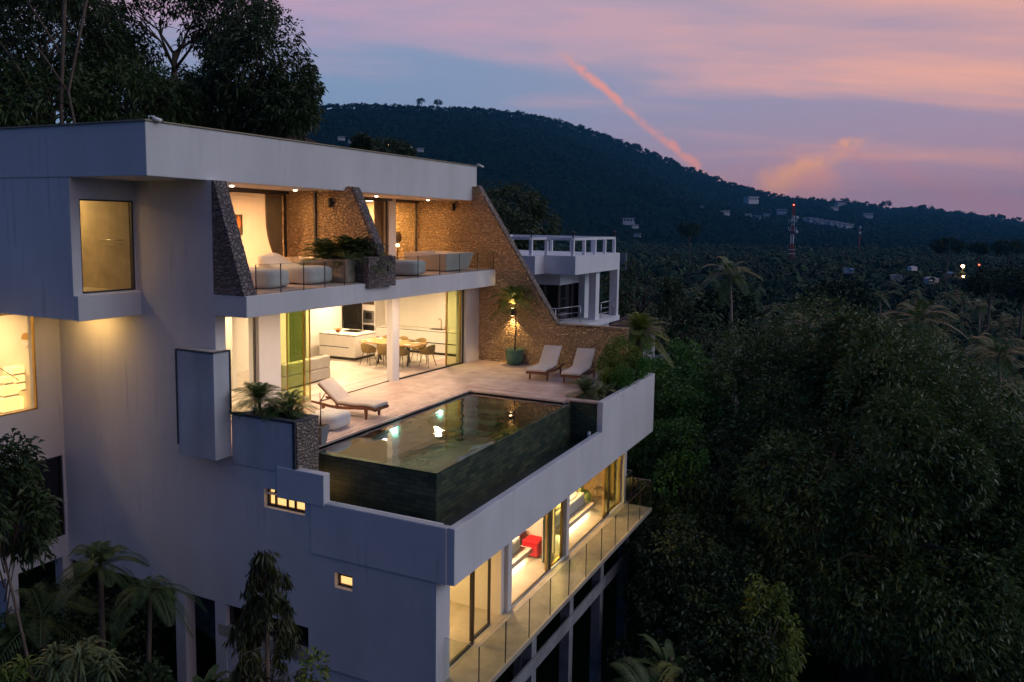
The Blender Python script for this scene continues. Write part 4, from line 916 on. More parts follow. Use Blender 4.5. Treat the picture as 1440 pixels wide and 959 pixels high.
# dining table and chairs
t = thing('dining_table', 'oak dining table with dark crossed legs laid for a meal', 'dining table', (10.95, 8.8, ZT)); TX0, TX1, TY0, TY1 = 10.55, 11.5, 7.75, 10.05
MB().box(TX0, TX1, TY0, TY1, ZT + .71, ZT + .75).build('table_top', M['oak'], t, .01)
for y in (8.25, 9.5):
    b = MB(); b.tube([(TX0 + .12, y - .18, ZT), (TX1 - .2, y + .12, ZT + .70)], .035, 6); b.build('leg', M['blackmetal'], t); b = MB(); b.tube([(TX1 - .12, y + .18, ZT), (TX0 + .2, y - .12, ZT + .70)], .035, 6); b.build('leg', M['blackmetal'], t)
def plate(label, x, y):
    t = thing('dinner_plate', label, 'plate', (x, y, ZT + .751), 'plates on the dining table'); MB().lathe([(.07, 0), (.12, .012), (.125, .018), (.06, .008)], (x, y, ZT + .751), 16).build('dish', M['white'], t)
k = 0
for x, s_ in ((10.72, 'window side'), (11.33, 'kitchen side')):
    for y, w_ in ((8.1, 'right'), (8.9, 'middle'), (9.7, 'left')): plate('white plate on the dining table, %s setting on the %s' % (w_, s_), x, y)
ch = thing('dining_chair', 'x', 'dining chair', (0, 0, 0), 'olive shell chairs around the dining table')
vs = []; fs = []   # shell: seat at z .46, curved arms and back on the -x side
nu = 13
for j, (rr, z) in enumerate(((.0, .44), (.16, .435), (.23, .46), (.26, .56), (.275, .70), (.28, .80))):
    for i in range(nu):
        a = math.radians(-150 + 300 * i / (nu - 1)) + math.pi
        hz = z if j < 3 else .46 + (z - .46) * (.55 + .45 * math.cos(a - math.pi))
        vs.append((rr * math.cos(a), rr * math.sin(a), hz))
for j in range(5):
    for i in range(nu - 1): fs.append((j * nu + i, j * nu + i + 1, (j + 1) * nu + i + 1, (j + 1) * nu + i))
o = MB().add(vs, fs, True).build('shell', M['olive'], ch); md = o.modifiers.new('thick', 'SOLIDIFY'); md.thickness = .035
MB().blob((.04, 0, .47), (.22, .22, .035), 14, 6, .0, 2, 3).build('seat', M['olive'], ch)
for sx in (-1, 1):
    for sy in (-1, 1): MB().tube([(sx * .13, sy * .13, .43), (sx * .22, sy * .22, 0)], [.014, .009], 6).build('leg', M['brown'], ch)
spots = [(10.30, 9.45, 0, 'olive shell chair on the window side of the table, nearest the kitchen island'), (10.28, 8.75, 0, 'olive shell chair in the middle of the window side of the table'), (10.34, 8.10, 0, 'olive shell chair on the window side of the table, right next to the white column'),
         (11.05, 7.48, 1.45, 'olive shell chair at the right hand end of the dining table'), (11.78, 8.3, 3.14, 'olive shell chair at the right of the kitchen side of the table'), (11.8, 9.1, 3.14, 'olive shell chair in the middle of the kitchen side of the table'), (11.8, 9.8, 3.14, 'olive shell chair on the kitchen side of the table, nearest the oven')]
for i, (x, y, r_, lb) in enumerate(spots):
    c = ch if i == 0 else copytree(ch); c['label'] = lb; place(c, (x, y, ZT), r_)
# sofas
def sofa(label, x0, x1, y0, y1, back, z=ZT, m='sofa'):
    t = thing('sofa', label, 'sofa', ((x0 + x1) / 2, (y0 + y1) / 2, z))
    MB().box(x0, x1, y0, y1, z + .05, z + .40).build('base', M[m], t, .03)
    if back == 'x': MB().box(x0, x0 + .22, y0, y1, z + .402, z + .78).build('backrest', M[m], t, .04)
    else: MB().box(x0, x1, y0, y0 + .22, z + .402, z + .78).build('backrest', M[m], t, .04)
    MB().box(x1 - .2, x1, y0 + .222, y1, z + .402, z + .62).build('armrest', M[m], t, .04)
    MB().box(x0 + .24, x1 - .22, y0 + .24, y1, z + .402, z + .5).build('seat', M[m], t, .04)
sofa('low grey sofa seen from behind through the green tinted sliding doors', 5.3, 7.5, 8.9, 9.9, 'y')
sofa('beige sofa behind the first window by the screen block', 2.7, 3.7, 9.5, 11.4, 'x')
t = thing('bare_branch', 'tall bare twig decoration standing in the room behind the first window', 'branch', (2.5, 11.6, ZT)); b = MB()
for i in range(5): b.tube([(3.4 + .05 * i, 11.6, ZT + .4), (3.4 + .12 * (i - 2), 11.7, ZT + 1.3), (3.4 + .22 * (i - 2), 11.65, ZT + 2.1)], [.014, .01, .004], 5)
b.build('twigs', M['brown'], t)
# ---- upper terrace and bedrooms
def beanbag(label, c, l, w, rz, head=1):
    t = thing('bean_bag', label, 'bean bag', (0, 0, 0), 'white bean bag loungers on the upper terrace')
    b = MB().blob((0, 0, .22), (l / 2, w / 2, .23), 36, 18, .022, 5 + int(c[0] * 10), 6.5)
    b.v = [(x, y, z + (max(0, x / (l / 2)) ** 2.5) * .30 * head) for x, y, z in b.v]
    b.build('bag_body', M['canvas'], t); place(t, c, rz); return t
ZQ = 4.25
beanbag('leftmost white bean bag on the upper terrace, beside the dark stone fin', (1.85, 6.75, ZQ), 1.6, 1.05, math.radians(104), .5)
beanbag('second white bean bag from the left, its pillow end raised', (3.55, 6.9, ZQ), 1.75, 1.1, math.radians(94), 1.2)
beanbag('white bean bag between the stone planter and the right stone bathtub', (7.95, 6.75, ZQ), 1.8, 1.0, math.radians(105), .9)
def tub(label, x0, x1, y0, y1, z, h, m, fl=.12):
    t = thing('bathtub', label, 'bathtub', ((x0 + x1) / 2, (y0 + y1) / 2, z))
    o = [(x0 + fl, y0 + fl * .6, z), (x1 - fl, y0 + fl * .6, z), (x1 - fl, y1 - fl * .6, z), (x0 + fl, y1 - fl * .6, z)]; u = [(x0, y0, z + h), (x1, y0, z + h), (x1, y1, z + h), (x0, y1, z + h)]
    e = .09; iu = [(x0 + e, y0 + e, z + h), (x1 - e, y0 + e, z + h), (x1 - e, y1 - e, z + h), (x0 + e, y1 - e, z + h)]; il = [(x0 + .25, y0 + .2, z + .15), (x1 - .25, y0 + .2, z + .15), (x1 - .25, y1 - .2, z + .15), (x0 + .25, y1 - .2, z + .15)]
    fs = [(3, 2, 1, 0)] + [(i, (i + 1) % 4, 4 + (i + 1) % 4, 4 + i) for i in range(4)] + [(4 + i, 4 + (i + 1) % 4, 8 + (i + 1) % 4, 8 + i) for i in range(4)] + [(8 + i, 8 + (i + 1) % 4, 12 + (i + 1) % 4, 12 + i) for i in range(4)] + [(12, 13, 14, 15)]
    MB().add(o + u + iu + il, fs).build('basin', M[m], t, .008); return t
tb = tub('pale cast stone bathtub with slanted ends at the right end of the upper terrace', 10.2, 12.15, 6.25, 7.95, ZQ, .58, 'tub', .22)
b = MB(); b.tube([(12.3, 7.3, ZQ), (12.3, 7.3, ZQ + .8), (12.2, 7.25, ZQ + .86), (12.08, 7.2, ZQ + .8)], .018, 7); b.build('tap', M['brass'], tb)
tb2 = tub('long veined stone bathtub beside the middle stone fin of the upper terrace', 4.25, 5.1, 5.75, 8.1, ZQ, .60, 'marble', .06)
p0, p1 = at('Y', 5.32, 519, 380).x, at('Y', 5.32, 557, 380).x
up = thing('stone_planter', 'square dark stone planter at the edge of the upper terrace between the two railings', 'planter', ((p0 + p1) / 2, 5.8, 4.2))
MB().box(p0, p1, 5.33, 6.6, 4.10, 4.92).build('box', M['stone_dark'], up); MB().box(p0 + .12, p1 - .12, 5.45, 6.5, 4.921, 4.93).build('soil', M['soil'], up)
MB().box(p0 + .85, p0 + .92, 5.31, 5.328, 4.52, 4.68).build('lamp', M['blackmetal'], up)
rg = np.random.default_rng(11)
def plant(name, label, parts, m, loc, group=None, cat='plant', stem=None, sm='bark'):
    t = thing(name, label, cat, loc, group)
    if stem: stem.build('stem', M[sm], t)
    V_, F_ = merge(parts); npmesh('foliage', V_, F_, M[m], t); return t
cx = (p0 + p1) / 2
plant('areca_palm', 'dark feathery palm spilling over the tub from the left of the stone planter', [fronds((5.0, 6.2, 4.85), 40, 1.15, rg, .0, 1.35, 26, .026, .3, .42), fronds((4.6, 6.7, 4.8), 34, 1.0, rg, .1, 1.35, 24, .028, .3, .45)], 'leaf_fern', (5.0, 6.4, 4.4), stem=MB().tube([(5.0, 6.4, 4.3), (5.0, 6.4, 4.95)], .04, 6))
plant('areca_palm', 'feathery palm growing out of the dark stone planter', [fronds((cx + .05, 5.95, 4.95), 40, .95, rg, -.1, 1.2, 22, .024, .3, .5), fronds((cx - .4, 6.1, 4.95), 14, .8, rg, .1, 1.2, 20, .024, .3, .45)], 'leaf_fern', (cx, 5.95, 4.93), stem=MB().tube([(cx, 5.95, 4.9), (cx, 5.95, 5.1)], .03, 6))
# curtains
def curtain(label, xa, xb, y, z0, z1, m, tie=None, amp=.05, n=36):
    t = thing('curtain', label, 'curtain', ((xa + xb) / 2, y, z0)); vs = []; fs = []; rows = 14
    for j in range(rows + 1):
        v = j / rows; z = z0 + (z1 - z0) * v; k = 1 if tie is None else 1 - (1 - tie) * math.exp(-((v - .12) / .28) ** 2)
        for i in range(n + 1):
            u = i / n; xx = xb - (xb - xa) * (1 - u) * k; vs.append((xx, y + amp * math.sin(u * 38) * (.7 + .3 * v), z))
    for j in range(rows):
        for i in range(n): fs.append((j * (n + 1) + i, j * (n + 1) + i + 1, (j + 1) * (n + 1) + i + 1, (j + 1) * (n + 1) + i))
    MB().add(vs, fs, True).build('cloth', M[m], t)
y0_ = gu(4) + .22
curtain('brown gathered curtain inside the upper left bedroom window', at('Y', y0_, 374, 320).x, 5.12, y0_, 4.3, 6.6, 'curtain', .45)
y0_ = gu(11) + .25
curtain('brown gathered curtain inside the upper right bedroom window', at('Y', y0_, 527, 320).x, at('Y', y0_, 542, 320).x, y0_, 4.3, 6.6, 'curtain', .7)
# picture: plain abstract shapes
q0, q1 = at('X', 5.15, 325, 302), at('X', 5.15, 341, 331)
t = thing('wall_picture', 'abstract orange and dark painting on the upper left bedroom wall', 'painting', (5.15, q1.y, q1.z))
MB().box(5.12, 5.158, q1.y, q0.y, q1.z, q0.z).build('canvas', M['brown'], t)
wx, hz_ = q1.y - q0.y, q0.z - q1.z
for (u, v, a, b_) in ((.78, .55, .16, .36), (.28, .38, .22, .42)):
    MB().prism([(q0.y + wx * (u + a * math.cos(k)), q1.z + hz_ * (v + b_ * math.sin(k) * (1 if math.sin(k) > 0 else .6))) for k in np.linspace(0, 2 * math.pi, 20)[:-1]], 'X', 5.11, 5.119).build('shape', M['orange'], t)
t = thing('table_lamp', 'round dark table lamp shade inside the upper right bedroom', 'table lamp', (13.0, 10.3, 4.24)); q = at('X', 12.9, 559, 334)
MB().lathe([(.08, -.22), (.16, -.1), (.16, .08), (.08, .2)], (q.x, q.y, q.z), 16).build('shade', M['brown'], t); MB().tube([(q.x, q.y, 4.24), (q.x, q.y, q.z - .2)], .03, 8).build('stand', M['brown'], t); MB().lathe([(.05, 0), (.07, .05), (.05, .1)], (q.x, q.y, q.z - .36), 10).build('bulb', M['glow'], t)
# towel rail in the bathroom
b = MB(); q = at('X', -.06, 159, 338)
t = thing('towel_rail', 'chrome towel rail on the ochre concrete bathroom wall', 'towel rail', (-.06, q.y, q.z)); ya, yb = q.y - .33, q.y + .33
b.tube([(-.065, ya, q.z), (-.16, ya, q.z), (-.16, yb, q.z), (-.065, yb, q.z)], .012, 7); b.tube([(-.065, ya, q.z - .1), (-.11, ya, q.z - .1), (-.11, yb, q.z - .1), (-.065, yb, q.z - .1)], .008, 6); b.build('bars', M['steel'], t)
# ---- lower bedrooms
def bed(label, x0, x1, y0, y1, hm, hlabel):
    t = thing('bed', label, 'bed', ((x0 + x1) / 2, (y0 + y1) / 2, ZL))
    MB().box(x0, x1, y0, y1, ZL + .16, ZL + .30).build('platform', M['cushion'], t, .02); MB().box(x0 + .3, x1 - .3, y0 + .35, y1 - .3, ZL, ZL + .158).build('plinth', M['brown'], t)
    MB().box(x0 + .1, x1 - .3, y0 + .22, y1 - .1, ZL + .302, ZL + .70).build('mattress', M['linen'], t, .07)
    b = MB().blob(((x0 + x1) / 2 - .1, (y0 + y1) / 2 + .1, ZL + .70), ((x1 - x0) / 2 - .25, (y1 - y0) / 2 - .2, .07), 28, 8, .02, 5, 6); b.build('duvet', M['linen'], t)
    hb = MB().box(x1 - .12, x1 + .10, y0 + .42, y1, ZL + .302, ZL + .95).build('headboard', M[hm], t, .06)
    for k in (0, 1): MB().blob((x1 - .5, y0 + .7 + k * .8, ZL + .76), (.16, .3, .1), 14, 8, .03, 3 + k, 3).build('pillow', M['linen'], t)
    g = MB().box(x0 + .1, x1 - .2, y0 + .30, y0 + .32, ZL + .10, ZL + .15).build('under_light', M['glow_w'], t)
    lamp('under_glow', 'AREA', ((x0 + x1) / 2, y0 + .16, ZL + .13), 16, (1, .70, .38), x1 - x0 - .3, .08, rot=(math.radians(-35), 0, 0), parent=g)
bed('white bed with a red headboard glowing underneath, behind the lower sliding doors', 4.0, 6.72, 1.36, 3.9, 'red', '')
bed('white bed with a pale green headboard glowing underneath, in the last lower room', 8.2, 11.0, 1.12, 3.6, 'lime', '')
t = thing('cube_stool', 'red upholstered cube stool at the foot of the glass in the lower bedroom', 'stool', (6.9, 1.35, ZL)); q = at('Z', ZL, 757, 786)
MB().box(q.x, q.x + .52, q.y + .02, q.y + .52, ZL + .03, ZL + .46).build('seat', M['red'], t, .05); MB().box(q.x + .05, q.x + .47, q.y + .06, q.y + .48, ZL, ZL + .029).build('base', M['black'], t)
t = thing('pouf', 'pale green soft pouf beside the green headboard', 'pouf', (11.2, 1.7, ZL)); MB().blob((11.25, 1.75, ZL + .27), (.36, .36, .27), 20, 12, .02, 3, 3).build('body', M['lime'], t)
t = thing('metal_chair', 'small wire metal chair in front of the cream curtains', 'chair', (12.0, 1.3, ZL)); b = MB()
for (x, y) in ((11.8, 1.15), (12.1, 1.15), (11.8, 1.45), (12.1, 1.45)): b.tube([(x, y, ZL), (x, y, ZL + (.8 if x > 12 else .45))], .012, 6)
b.build('leg', M['steel'], t); MB().box(11.78, 12.12, 1.13, 1.47, ZL + .44, ZL + .47).build('seat', M['steel'], t); b = MB()
for k in range(4): b.tube([(12.1, 1.15, ZL + .52 + k * .09), (12.1, 1.45, ZL + .52 + k * .09)], .008, 5)
b.build('backrest', M['steel'], t)
def ycurtain(label, x, ya, yb, z0, z1, m, n=40, amp=.05):
    t = thing('curtain', label, 'curtain', (x, ya, z0)); vs = []; fs = []
    for j in (0, 1):
        for i in range(n + 1): vs.append((x + amp * math.sin(i * 1.3), ya + (yb - ya) * i / n, (z0, z1)[j]))
    for i in range(n): fs.append((i, i + 1, n + 2 + i, n + 1 + i))
    MB().add(vs, fs, True).build('cloth', M[m], t)
ycurtain('cream pleated curtain along the end wall of the last lower room', 12.35, .95, 4.2, ZL + .03, -1.12, 'curtain_l')
curtain('grey green curtain gathered behind the glass left of the lower middle column', cA - .75, cA - .15, .95, ZL + .03, -1.12, 'sofa', None, .05, 20)
for (q0_, lab) in (((1.5, 8.2), 'a'),): pass
# beds seen upstairs
t = thing('bed', 'low bed inside the upper left bedroom behind the bean bags', 'bed', (2.2, 10.9, 4.24)); MB().box(1.2, 3.4, 10.0, 12.0, 4.3, 4.75).build('mattress', M['linen'], t, .06); MB().box(1.1, 3.5, 9.9, 12.1, 4.24, 4.298).build('base', M['brown'], t)

# ================================================================ LAND
def sm(a, b, x):
    t = np.clip((x - a) / (b - a), 0, 1); return t * t * (3 - 2 * t)
RIDGE = [(-400, 190), (0, 178), (300, 160), (412, 152), (500, 150), (600, 154), (690, 160), (740, 165), (800, 180), (850, 196), (900, 214), (950, 235), (1000, 254), (1050, 268), (1100, 279), (1150, 284), (1200, 287), (1240, 297), (1290, 294), (1340, 300), (1400, 308), (1440, 316), (1600, 322), (2000, 322)]
_ph = np.array([YAW - math.atan((x - 720) / FPX) for x, y in RIDGE])[::-1]
_el = np.array([((316.2 + (x - 908) * .0148) - y) / FPX * math.cos(math.atan((x - 720) / FPX)) for x, y in RIDGE])[::-1]
_rr = np.interp(_ph[::-1], _ph[::-1][::-1], np.linspace(0, 1, len(_ph))) if False else None
def ridge_el(ph): return np.interp(ph, _ph, _el)
def ridge_r(ph): return np.interp(ph, [YAW - .62, YAW - .1, YAW + .15, YAW + .6], [3900, 3000, 2100, 1500])
def wave(x, y, s, k=0):
    return (np.sin(x / s + 1.3 * np.sin(y / s * .7 + k) + k) + np.sin(y / s * 1.1 + 1.7 * np.sin(x / s * .6 + 2 * k) + k * 1.7)) * .5
def height(x, y):
    x = np.asarray(x, float); y = np.asarray(y, float)
    near = -9.0 + .42 * np.clip(y, -14, 13) + .80 * np.clip(y - 13, 0, 15) * (1 - .85 * sm(16, 48, x))
    near = near + 2.6 * sm(13.5, 19, x) * sm(-6, 6, y) - .05 * np.clip(x - 30, 0, 90)
    near = near - .45 * np.clip(-14 - y, 0, 30) * .8
    dx, dy = x - CAM.x, y - CAM.y; r = np.hypot(dx, dy); ph = np.arctan2(dy, dx)
    valley = -30 + 2.5 * wave(x, y, 90, 1)
    k = np.clip(sm(45, 150, r) + sm(28, 60, x) * sm(14, 4, y) * .0, 0, 1)
    h = near * (1 - k) + valley * k
    # upper hillside stays high on the left
    R = ridge_r(ph); H = ridge_el(ph) * R + CAM.z - 8 + wave(x, y, 140, .4) * 3
    r0 = R * np.interp(ph, [YAW - .6, YAW, YAW + .3], [.45, .30, .16])
    t = np.clip((r - r0) / (R - r0), 0, 1)
    mt = valley + (H - valley) * (t ** 1.25) + np.sin(t * math.pi) * (wave(x, y, 260, 2) * 26 + wave(x, y, 95, 3) * 9) * np.clip(ridge_el(ph) * 12, .25, 1)
    beyond = H - (r - R) * .18
    m = np.where(r < R, mt, np.maximum(beyond, valley))
    return np.where(r > r0, np.maximum(h * 0 + m, valley * .999), h)
def hz(x, y): return float(height(x, y))
def hit(px, py, r0=25, r1=6000):   # where the view ray through a pixel meets the land
    d = ray(px, py); s = r0; 
    while s < r1:
        p = CAM + d * s
        if p.z < hz(p.x, p.y): return Vector((p.x, p.y, hz(p.x, p.y)))
        s *= 1.006
    return None
# one sheet: polar rings about the house out past the ridge
rings = np.concatenate([[0.5], np.geomspace(3, 150, 70), np.geomspace(156, 9000, 150)])
az = np.concatenate([np.linspace(YAW - .75, YAW + .75, 260), np.linspace(YAW + .75, YAW - .75 + 2 * math.pi, 90)[1:-1]])
rg_, ag_ = np.meshgrid(rings, az, indexing='ij'); gx = CAM.x + rg_ * np.cos(ag_); gy = CAM.y + rg_ * np.sin(ag_); gzz = height(gx, gy)
na = len(az); i_ = np.arange(len(rings) - 1)[:, None]; j_ = np.arange(na)[None]; j2 = (j_ + 1) % na
F_ = np.stack([i_ * na + j_, (i_ + 1) * na + j_, (i_ + 1) * na + j2, i_ * na + j2], -1).reshape(-1, 4)
g = npmesh('ground', np.stack([gx, gy, gzz], -1).reshape(-1, 3), F_, M['ground'], None, True); tagp(g, kind='structure')

# ---------------------------------------------------------------- neighbour's house
NB = thing('neighbour_house', 'white flat roofed neighbour house with a railed roof terrace behind the stone wall', 'house', (30, 9, -2))
def D_(px, py, d): return deep(px, py, d)
# footprint directions measured from its two visible roof edges
c0, cR, cK = D_(809, 374, 45), D_(871.5, 366, 51.5), D_(736, 374, 47.5)
e1 = Vector((cR.x - c0.x, cR.y - c0.y, 0)); l1 = e1.length; e1.normalize(); e2 = Vector((-e1.y, e1.x, 0))
ZR1, ZR0 = D_(809, 361, 45).z, D_(809, 387.5, 45).z; ZF = D_(809, 462, 45).z
def nb(name, m, a0, a1, b0, b1, z0, z1, par=NB):
    P = lambda a, b, z: (c0.x + e1.x * a + e2.x * b, c0.y + e1.y * a + e2.y * b, z)
    return MB().hexa([P(a0, b0, z0), P(a1, b0, z0), P(a1, b1, z0), P(a0, b1, z0), P(a0, b0, z1), P(a1, b0, z1), P(a1, b1, z1), P(a0, b1, z1)]).build(name, M[m], par)
nb('roof', 'nbwhite', 0, l1, 0, 1.9, ZR0, ZR1); nb('roof', 'nbwhite', -1.2, l1, 1.9, 7.8, ZR0 + .002, ZR1 - .02)
nb('floor_slab', 'nbwhite', 0, l1, -.1, 7.8, ZF - .3, ZF); nb('lower_wall', 'nbwhite', .4, l1 - .3, .5, 7.4, -12, ZF - .302)
nb('wall', 'nbwhite', 1.6, l1 - .4, 1.6, 7.4, ZR0 - .75, ZR0 - .002); nb('wall', 'nbwhite', .2, 1.6, 4.6, 7.4, ZF, ZR0 - .003)
w = nb('window', 'blackglass', 1.7, l1 - .5, 1.75, 4.6, ZF + .02, ZR0 - .752)
for a in (1.65, 3.6, 5.4):
    nb('frame', 'brown', a, a + .08, 1.68, 1.742, ZF + .02, ZR0 - .752, w)
nb('column', 'nbwhite', 3.9, 4.5, .25, .7, ZF, ZR0); nb('column', 'nbwhite', l1 - .35, l1 - .02, .0, .5, ZF, ZR0); nb('column', 'nbwhite', .1, .5, 3.2, 3.7, ZF, ZR0)
nb('wall', 'nbwhite', 4.5, 5.2, 1.2, 1.6, ZF, ZR0)
rr_ = thing('roof_railing', 'white post and beam railing around the neighbour roof terrace', 'railing', (30, 10, ZR1))
def pt(a, b, z): return Vector((c0.x + e1.x * a + e2.x * b, c0.y + e1.y * a + e2.y * b, z))
seen_ = []
loops = [((.3, .3), (l1 - .3, .3)), ((.3, .3), (.3, 1.9)), ((.3, 1.9), (-.9, 2.3)), ((-.9, 2.3), (-.9, 7.5)), ((l1 - .3, .3), (l1 - .3, 7.5)), ((-.9, 7.5), (l1 - .3, 7.5))]
for (a, b_) in loops:
    A, B = pt(*a, ZR1), pt(*b_, ZR1); n_ = max(1, round((B - A).length / 1.5)); H = 1.0
    m_ = MB(); d = (B - A).normalized() * .09; s_ = Vector((-d.y, d.x, 0)); za, zb = H - .14, H
    m_.hexa([A - s_ + Vector((0, 0, za)), B - s_ + Vector((0, 0, za)), B + s_ + Vector((0, 0, za)), A + s_ + Vector((0, 0, za)), A - s_ + Vector((0, 0, zb)), B - s_ + Vector((0, 0, zb)), B + s_ + Vector((0, 0, zb)), A + s_ + Vector((0, 0, zb))]); m_.build('top_beam', M['nbwhite'], rr_)
    for i in range(n_ + 1):
        p = A.lerp(B, i / n_)
        if any((p - s__).length < .5 for s__ in seen_): continue
        seen_.append(p); MB().box(p.x - .085, p.x + .085, p.y - .085, p.y + .085, ZR1, ZR1 + H - .14).build('post', M['nbwhite'], rr_)
for i, (a, b_, w_) in enumerate(((.3, .3, 'front corner'), (l1 - .3, .3, 'right corner'), (-.9, 2.3, 'left bend'), (l1 - 1.0, 7.5, 'back corner'), (-.9, 7.5, 'far left corner'))):
    p = pt(a, b_, ZR1 + 1.0); t = thing('roof_lamp', 'tiny unlit dark lamp on the neighbour roof railing, ' + w_, 'lamp', p, 'lamps on the neighbour roof railing')
    MB().tube([p, p + Vector((0, 0, .2))], .04, 8).build('stem', M['blackmetal'], t); MB().lathe([(.03, 0), (.12, .04), (.12, .12), (.04, .18)], p + Vector((0, 0, .2)), 10).build('head', M['blackmetal'], t)
def srail(label, pts, h=.95):
    r = thing('balcony_railing', label, 'railing', pts[0]); b = MB()
    for A, B in zip(pts[:-1], pts[1:]):
        for k in (h, h * .62, h * .3): b.tube([A + Vector((0, 0, k)), B + Vector((0, 0, k))], .03 if k == h else .015, 6)
    b.build('rail', M['steel'], r); b = MB()
    for p in pts: b.tube([p, p + Vector((0, 0, h))], .03, 6)
    b.build('post', M['steel'], r)
srail('steel railing on the neighbour balcony, left of the grey column', [pt(.15, 3.0, ZF), pt(.15, 1.2, ZF), pt(2.4, .6, ZF)]); srail('steel railing on the neighbour balcony between the right hand columns', [pt(5.0, .3, ZF), pt(7.0, .2, ZF), pt(l1 - .4, .2, ZF)])
# red tiled roof and pale wall beyond the neighbour, small green roof in the trees
def house(name, label, p, L, Wd, hgt, rm, wm, rz=0., roofh=.35, cat='house', group=None, win=0):
    t = thing(name, label, cat, (0, 0, 0), group); l, w = L / 2, Wd / 2
    MB().box(-l, l, -w, w, -3, hgt).build('wall', M[wm], t)
    e = .5; MB().add([(-l - e, -w - e, hgt), (l + e, -w - e, hgt), (l + e, w + e, hgt), (-l - e, w + e, hgt), (-l * .6, 0, hgt + Wd * roofh), (l * .6, 0, hgt + Wd * roofh)], [(0, 1, 5, 4), (1, 2, 5), (2, 3, 4, 5), (3, 0, 4), (3, 2, 1, 0)]).build('roof', M[rm], t)
    if win:
        for i in range(win):
            y_ = -w + (i + .5) * Wd / win; MB().box(-l - .05, -l - .001, y_ - .5, y_ + .5, hgt * .35, hgt * .75).build('window', M['blackglass'], t)
    place(t, p, rz); return t
house('tiled_house', 'dark red tiled roof with pale gable just past the neighbour house', deep(889, 462, 66), 2.2, 3.0, -.2, 'redroof', 'palewall', .9, .42)
q = deep(1003, 505, 52); q.z -= .5; house('roof_shed', 'small building with a dark green metal roof half hidden behind the big tree', q, 5, 5, .2, 'green_roof', 'concrete', .9, .3)
# ---------------------------------------------------------------- radio mast
bp = hit(1113, 372, 300) or deep(1113, 400, 600); dist = 560.; bp = deep(1113.5, 345, dist); zb = hz(bp.x, bp.y); top_z = deep(1113.5, 288, dist).z
tw = thing('radio_mast', 'red and white lattice radio mast with round dishes and a red warning lamp', 'radio mast', (bp.x, bp.y, zb)); hh = top_z - zb
for i, (a, b_, mn) in enumerate(((0, .45, 'mast_red'), (.45, .58, 'mast_white'), (.58, .70, 'mast_red'), (.70, .84, 'mast_white'), (.84, 1., 'mast_red'))):
    m_ = MB(); n_ = max(3, int((b_ - a) * hh / 1.9)); 
    def cw(z): return 2.3 * (1 - .45 * z)
    for k in range(n_):
        z0, z1 = a + (b_ - a) * k / n_, a + (b_ - a) * (k + 1) / n_; w0, w1 = cw(z0) / 2, cw(z1) / 2; Z0, Z1 = zb + z0 * hh, zb + z1 * hh
        cs0 = [Vector((bp.x + sx * w0, bp.y + sy * w0, Z0)) for sx, sy in ((-1, -1), (1, -1), (1, 1), (-1, 1))]; cs1 = [Vector((bp.x + sx * w1, bp.y + sy * w1, Z1)) for sx, sy in ((-1, -1), (1, -1), (1, 1), (-1, 1))]
        for q_ in range(4):
            m_.tube([cs0[q_], cs1[q_]], .17, 4, False); m_.tube([cs0[q_], cs1[(q_ + 1) % 4]], .10, 4, False); m_.tube([cs1[q_], cs1[(q_ + 1) % 4]], .10, 4, False)
    m_.build('section', M[mn], tw)
fw2 = (Vector((CAM.x - bp.x, CAM.y - bp.y, 0))).normalized(); sd = Vector((-fw2.y, fw2.x, 0))
def mp_(z, s): return Vector((bp.x, bp.y, zb + hh * z)) + fw2 * 1.2 + sd * s
rtm = RT.copy(); rtm.z = 0; rtm.normalize()
def mq(py, s): p = deep(1113.5, py, dist); return Vector((bp.x, bp.y, p.z)) + fw2 * 1.3 + rtm * s
for py in (307, 327):
    p = mq(py, 2.6); MB().tube([p, p + fw2 * .9], [1.25, 1.3], 18).build('dish', M['mast_white'], tw)
m_ = MB()
for py in (311, 322):
    for s in (-2.8, -1.5, 1.3, 2.4): p = mq(py, s); m_.box(p.x - .2, p.x + .2, p.y - .2, p.y + .2, p.z - 1.1, p.z + 1.1)
m_.build('antenna_panel', M['mast_white'], tw)
m_ = MB()
for py in (312, 325, 352, 358):
    p = mq(py, 0) - fw2 * 1.3; m_.box(p.x - 2.2, p.x + 2.2, p.y - 2.2, p.y + 2.2, p.z, p.z + .25)
m_.build('platform', M['mast_white'], tw)
p = mq(289, .0); MB().lathe([(.1, -.4), (.5, -.2), (.5, .3), (.1, .5)], p, 8).build('warning_lamp', M['glow_red'], tw)
p = mq(285, 0) - fw2 * 1.3; MB().tube([p, p + Vector((0, 0, 4.0))], .07, 5).build('lightning_rod', M['mast_white'], tw)

p = deep(1209, 332, 900); zt2 = deep(1209, 319, 900).z
t = thing('thin_mast', 'thin pale mast standing far off to the right of the red and white mast', 'mast', (p.x, p.y, hz(p.x, p.y)))
MB().tube([(p.x, p.y, hz(p.x, p.y)), (p.x, p.y, zt2)], [.8, .4], 6).build('pole', M['mast_red'], t); MB().tube([(p.x, p.y, zt2 - 9), (p.x, p.y, zt2 - 6)], 1.0, 8).build('drum', M['mast_white'], t); MB().tube([(p.x, p.y, zt2 - 3), (p.x, p.y, zt2)], .9, 8).build('drum', M['mast_white'], t)
q = deep(420, 190, 44); house('tiled_pavilion', 'dark red roof peak just showing over the villa roof edge', (q.x, q.y, q.z - 1.0), 1.3, 1.3, .5, 'redroof', 'concrete', .6, .35)
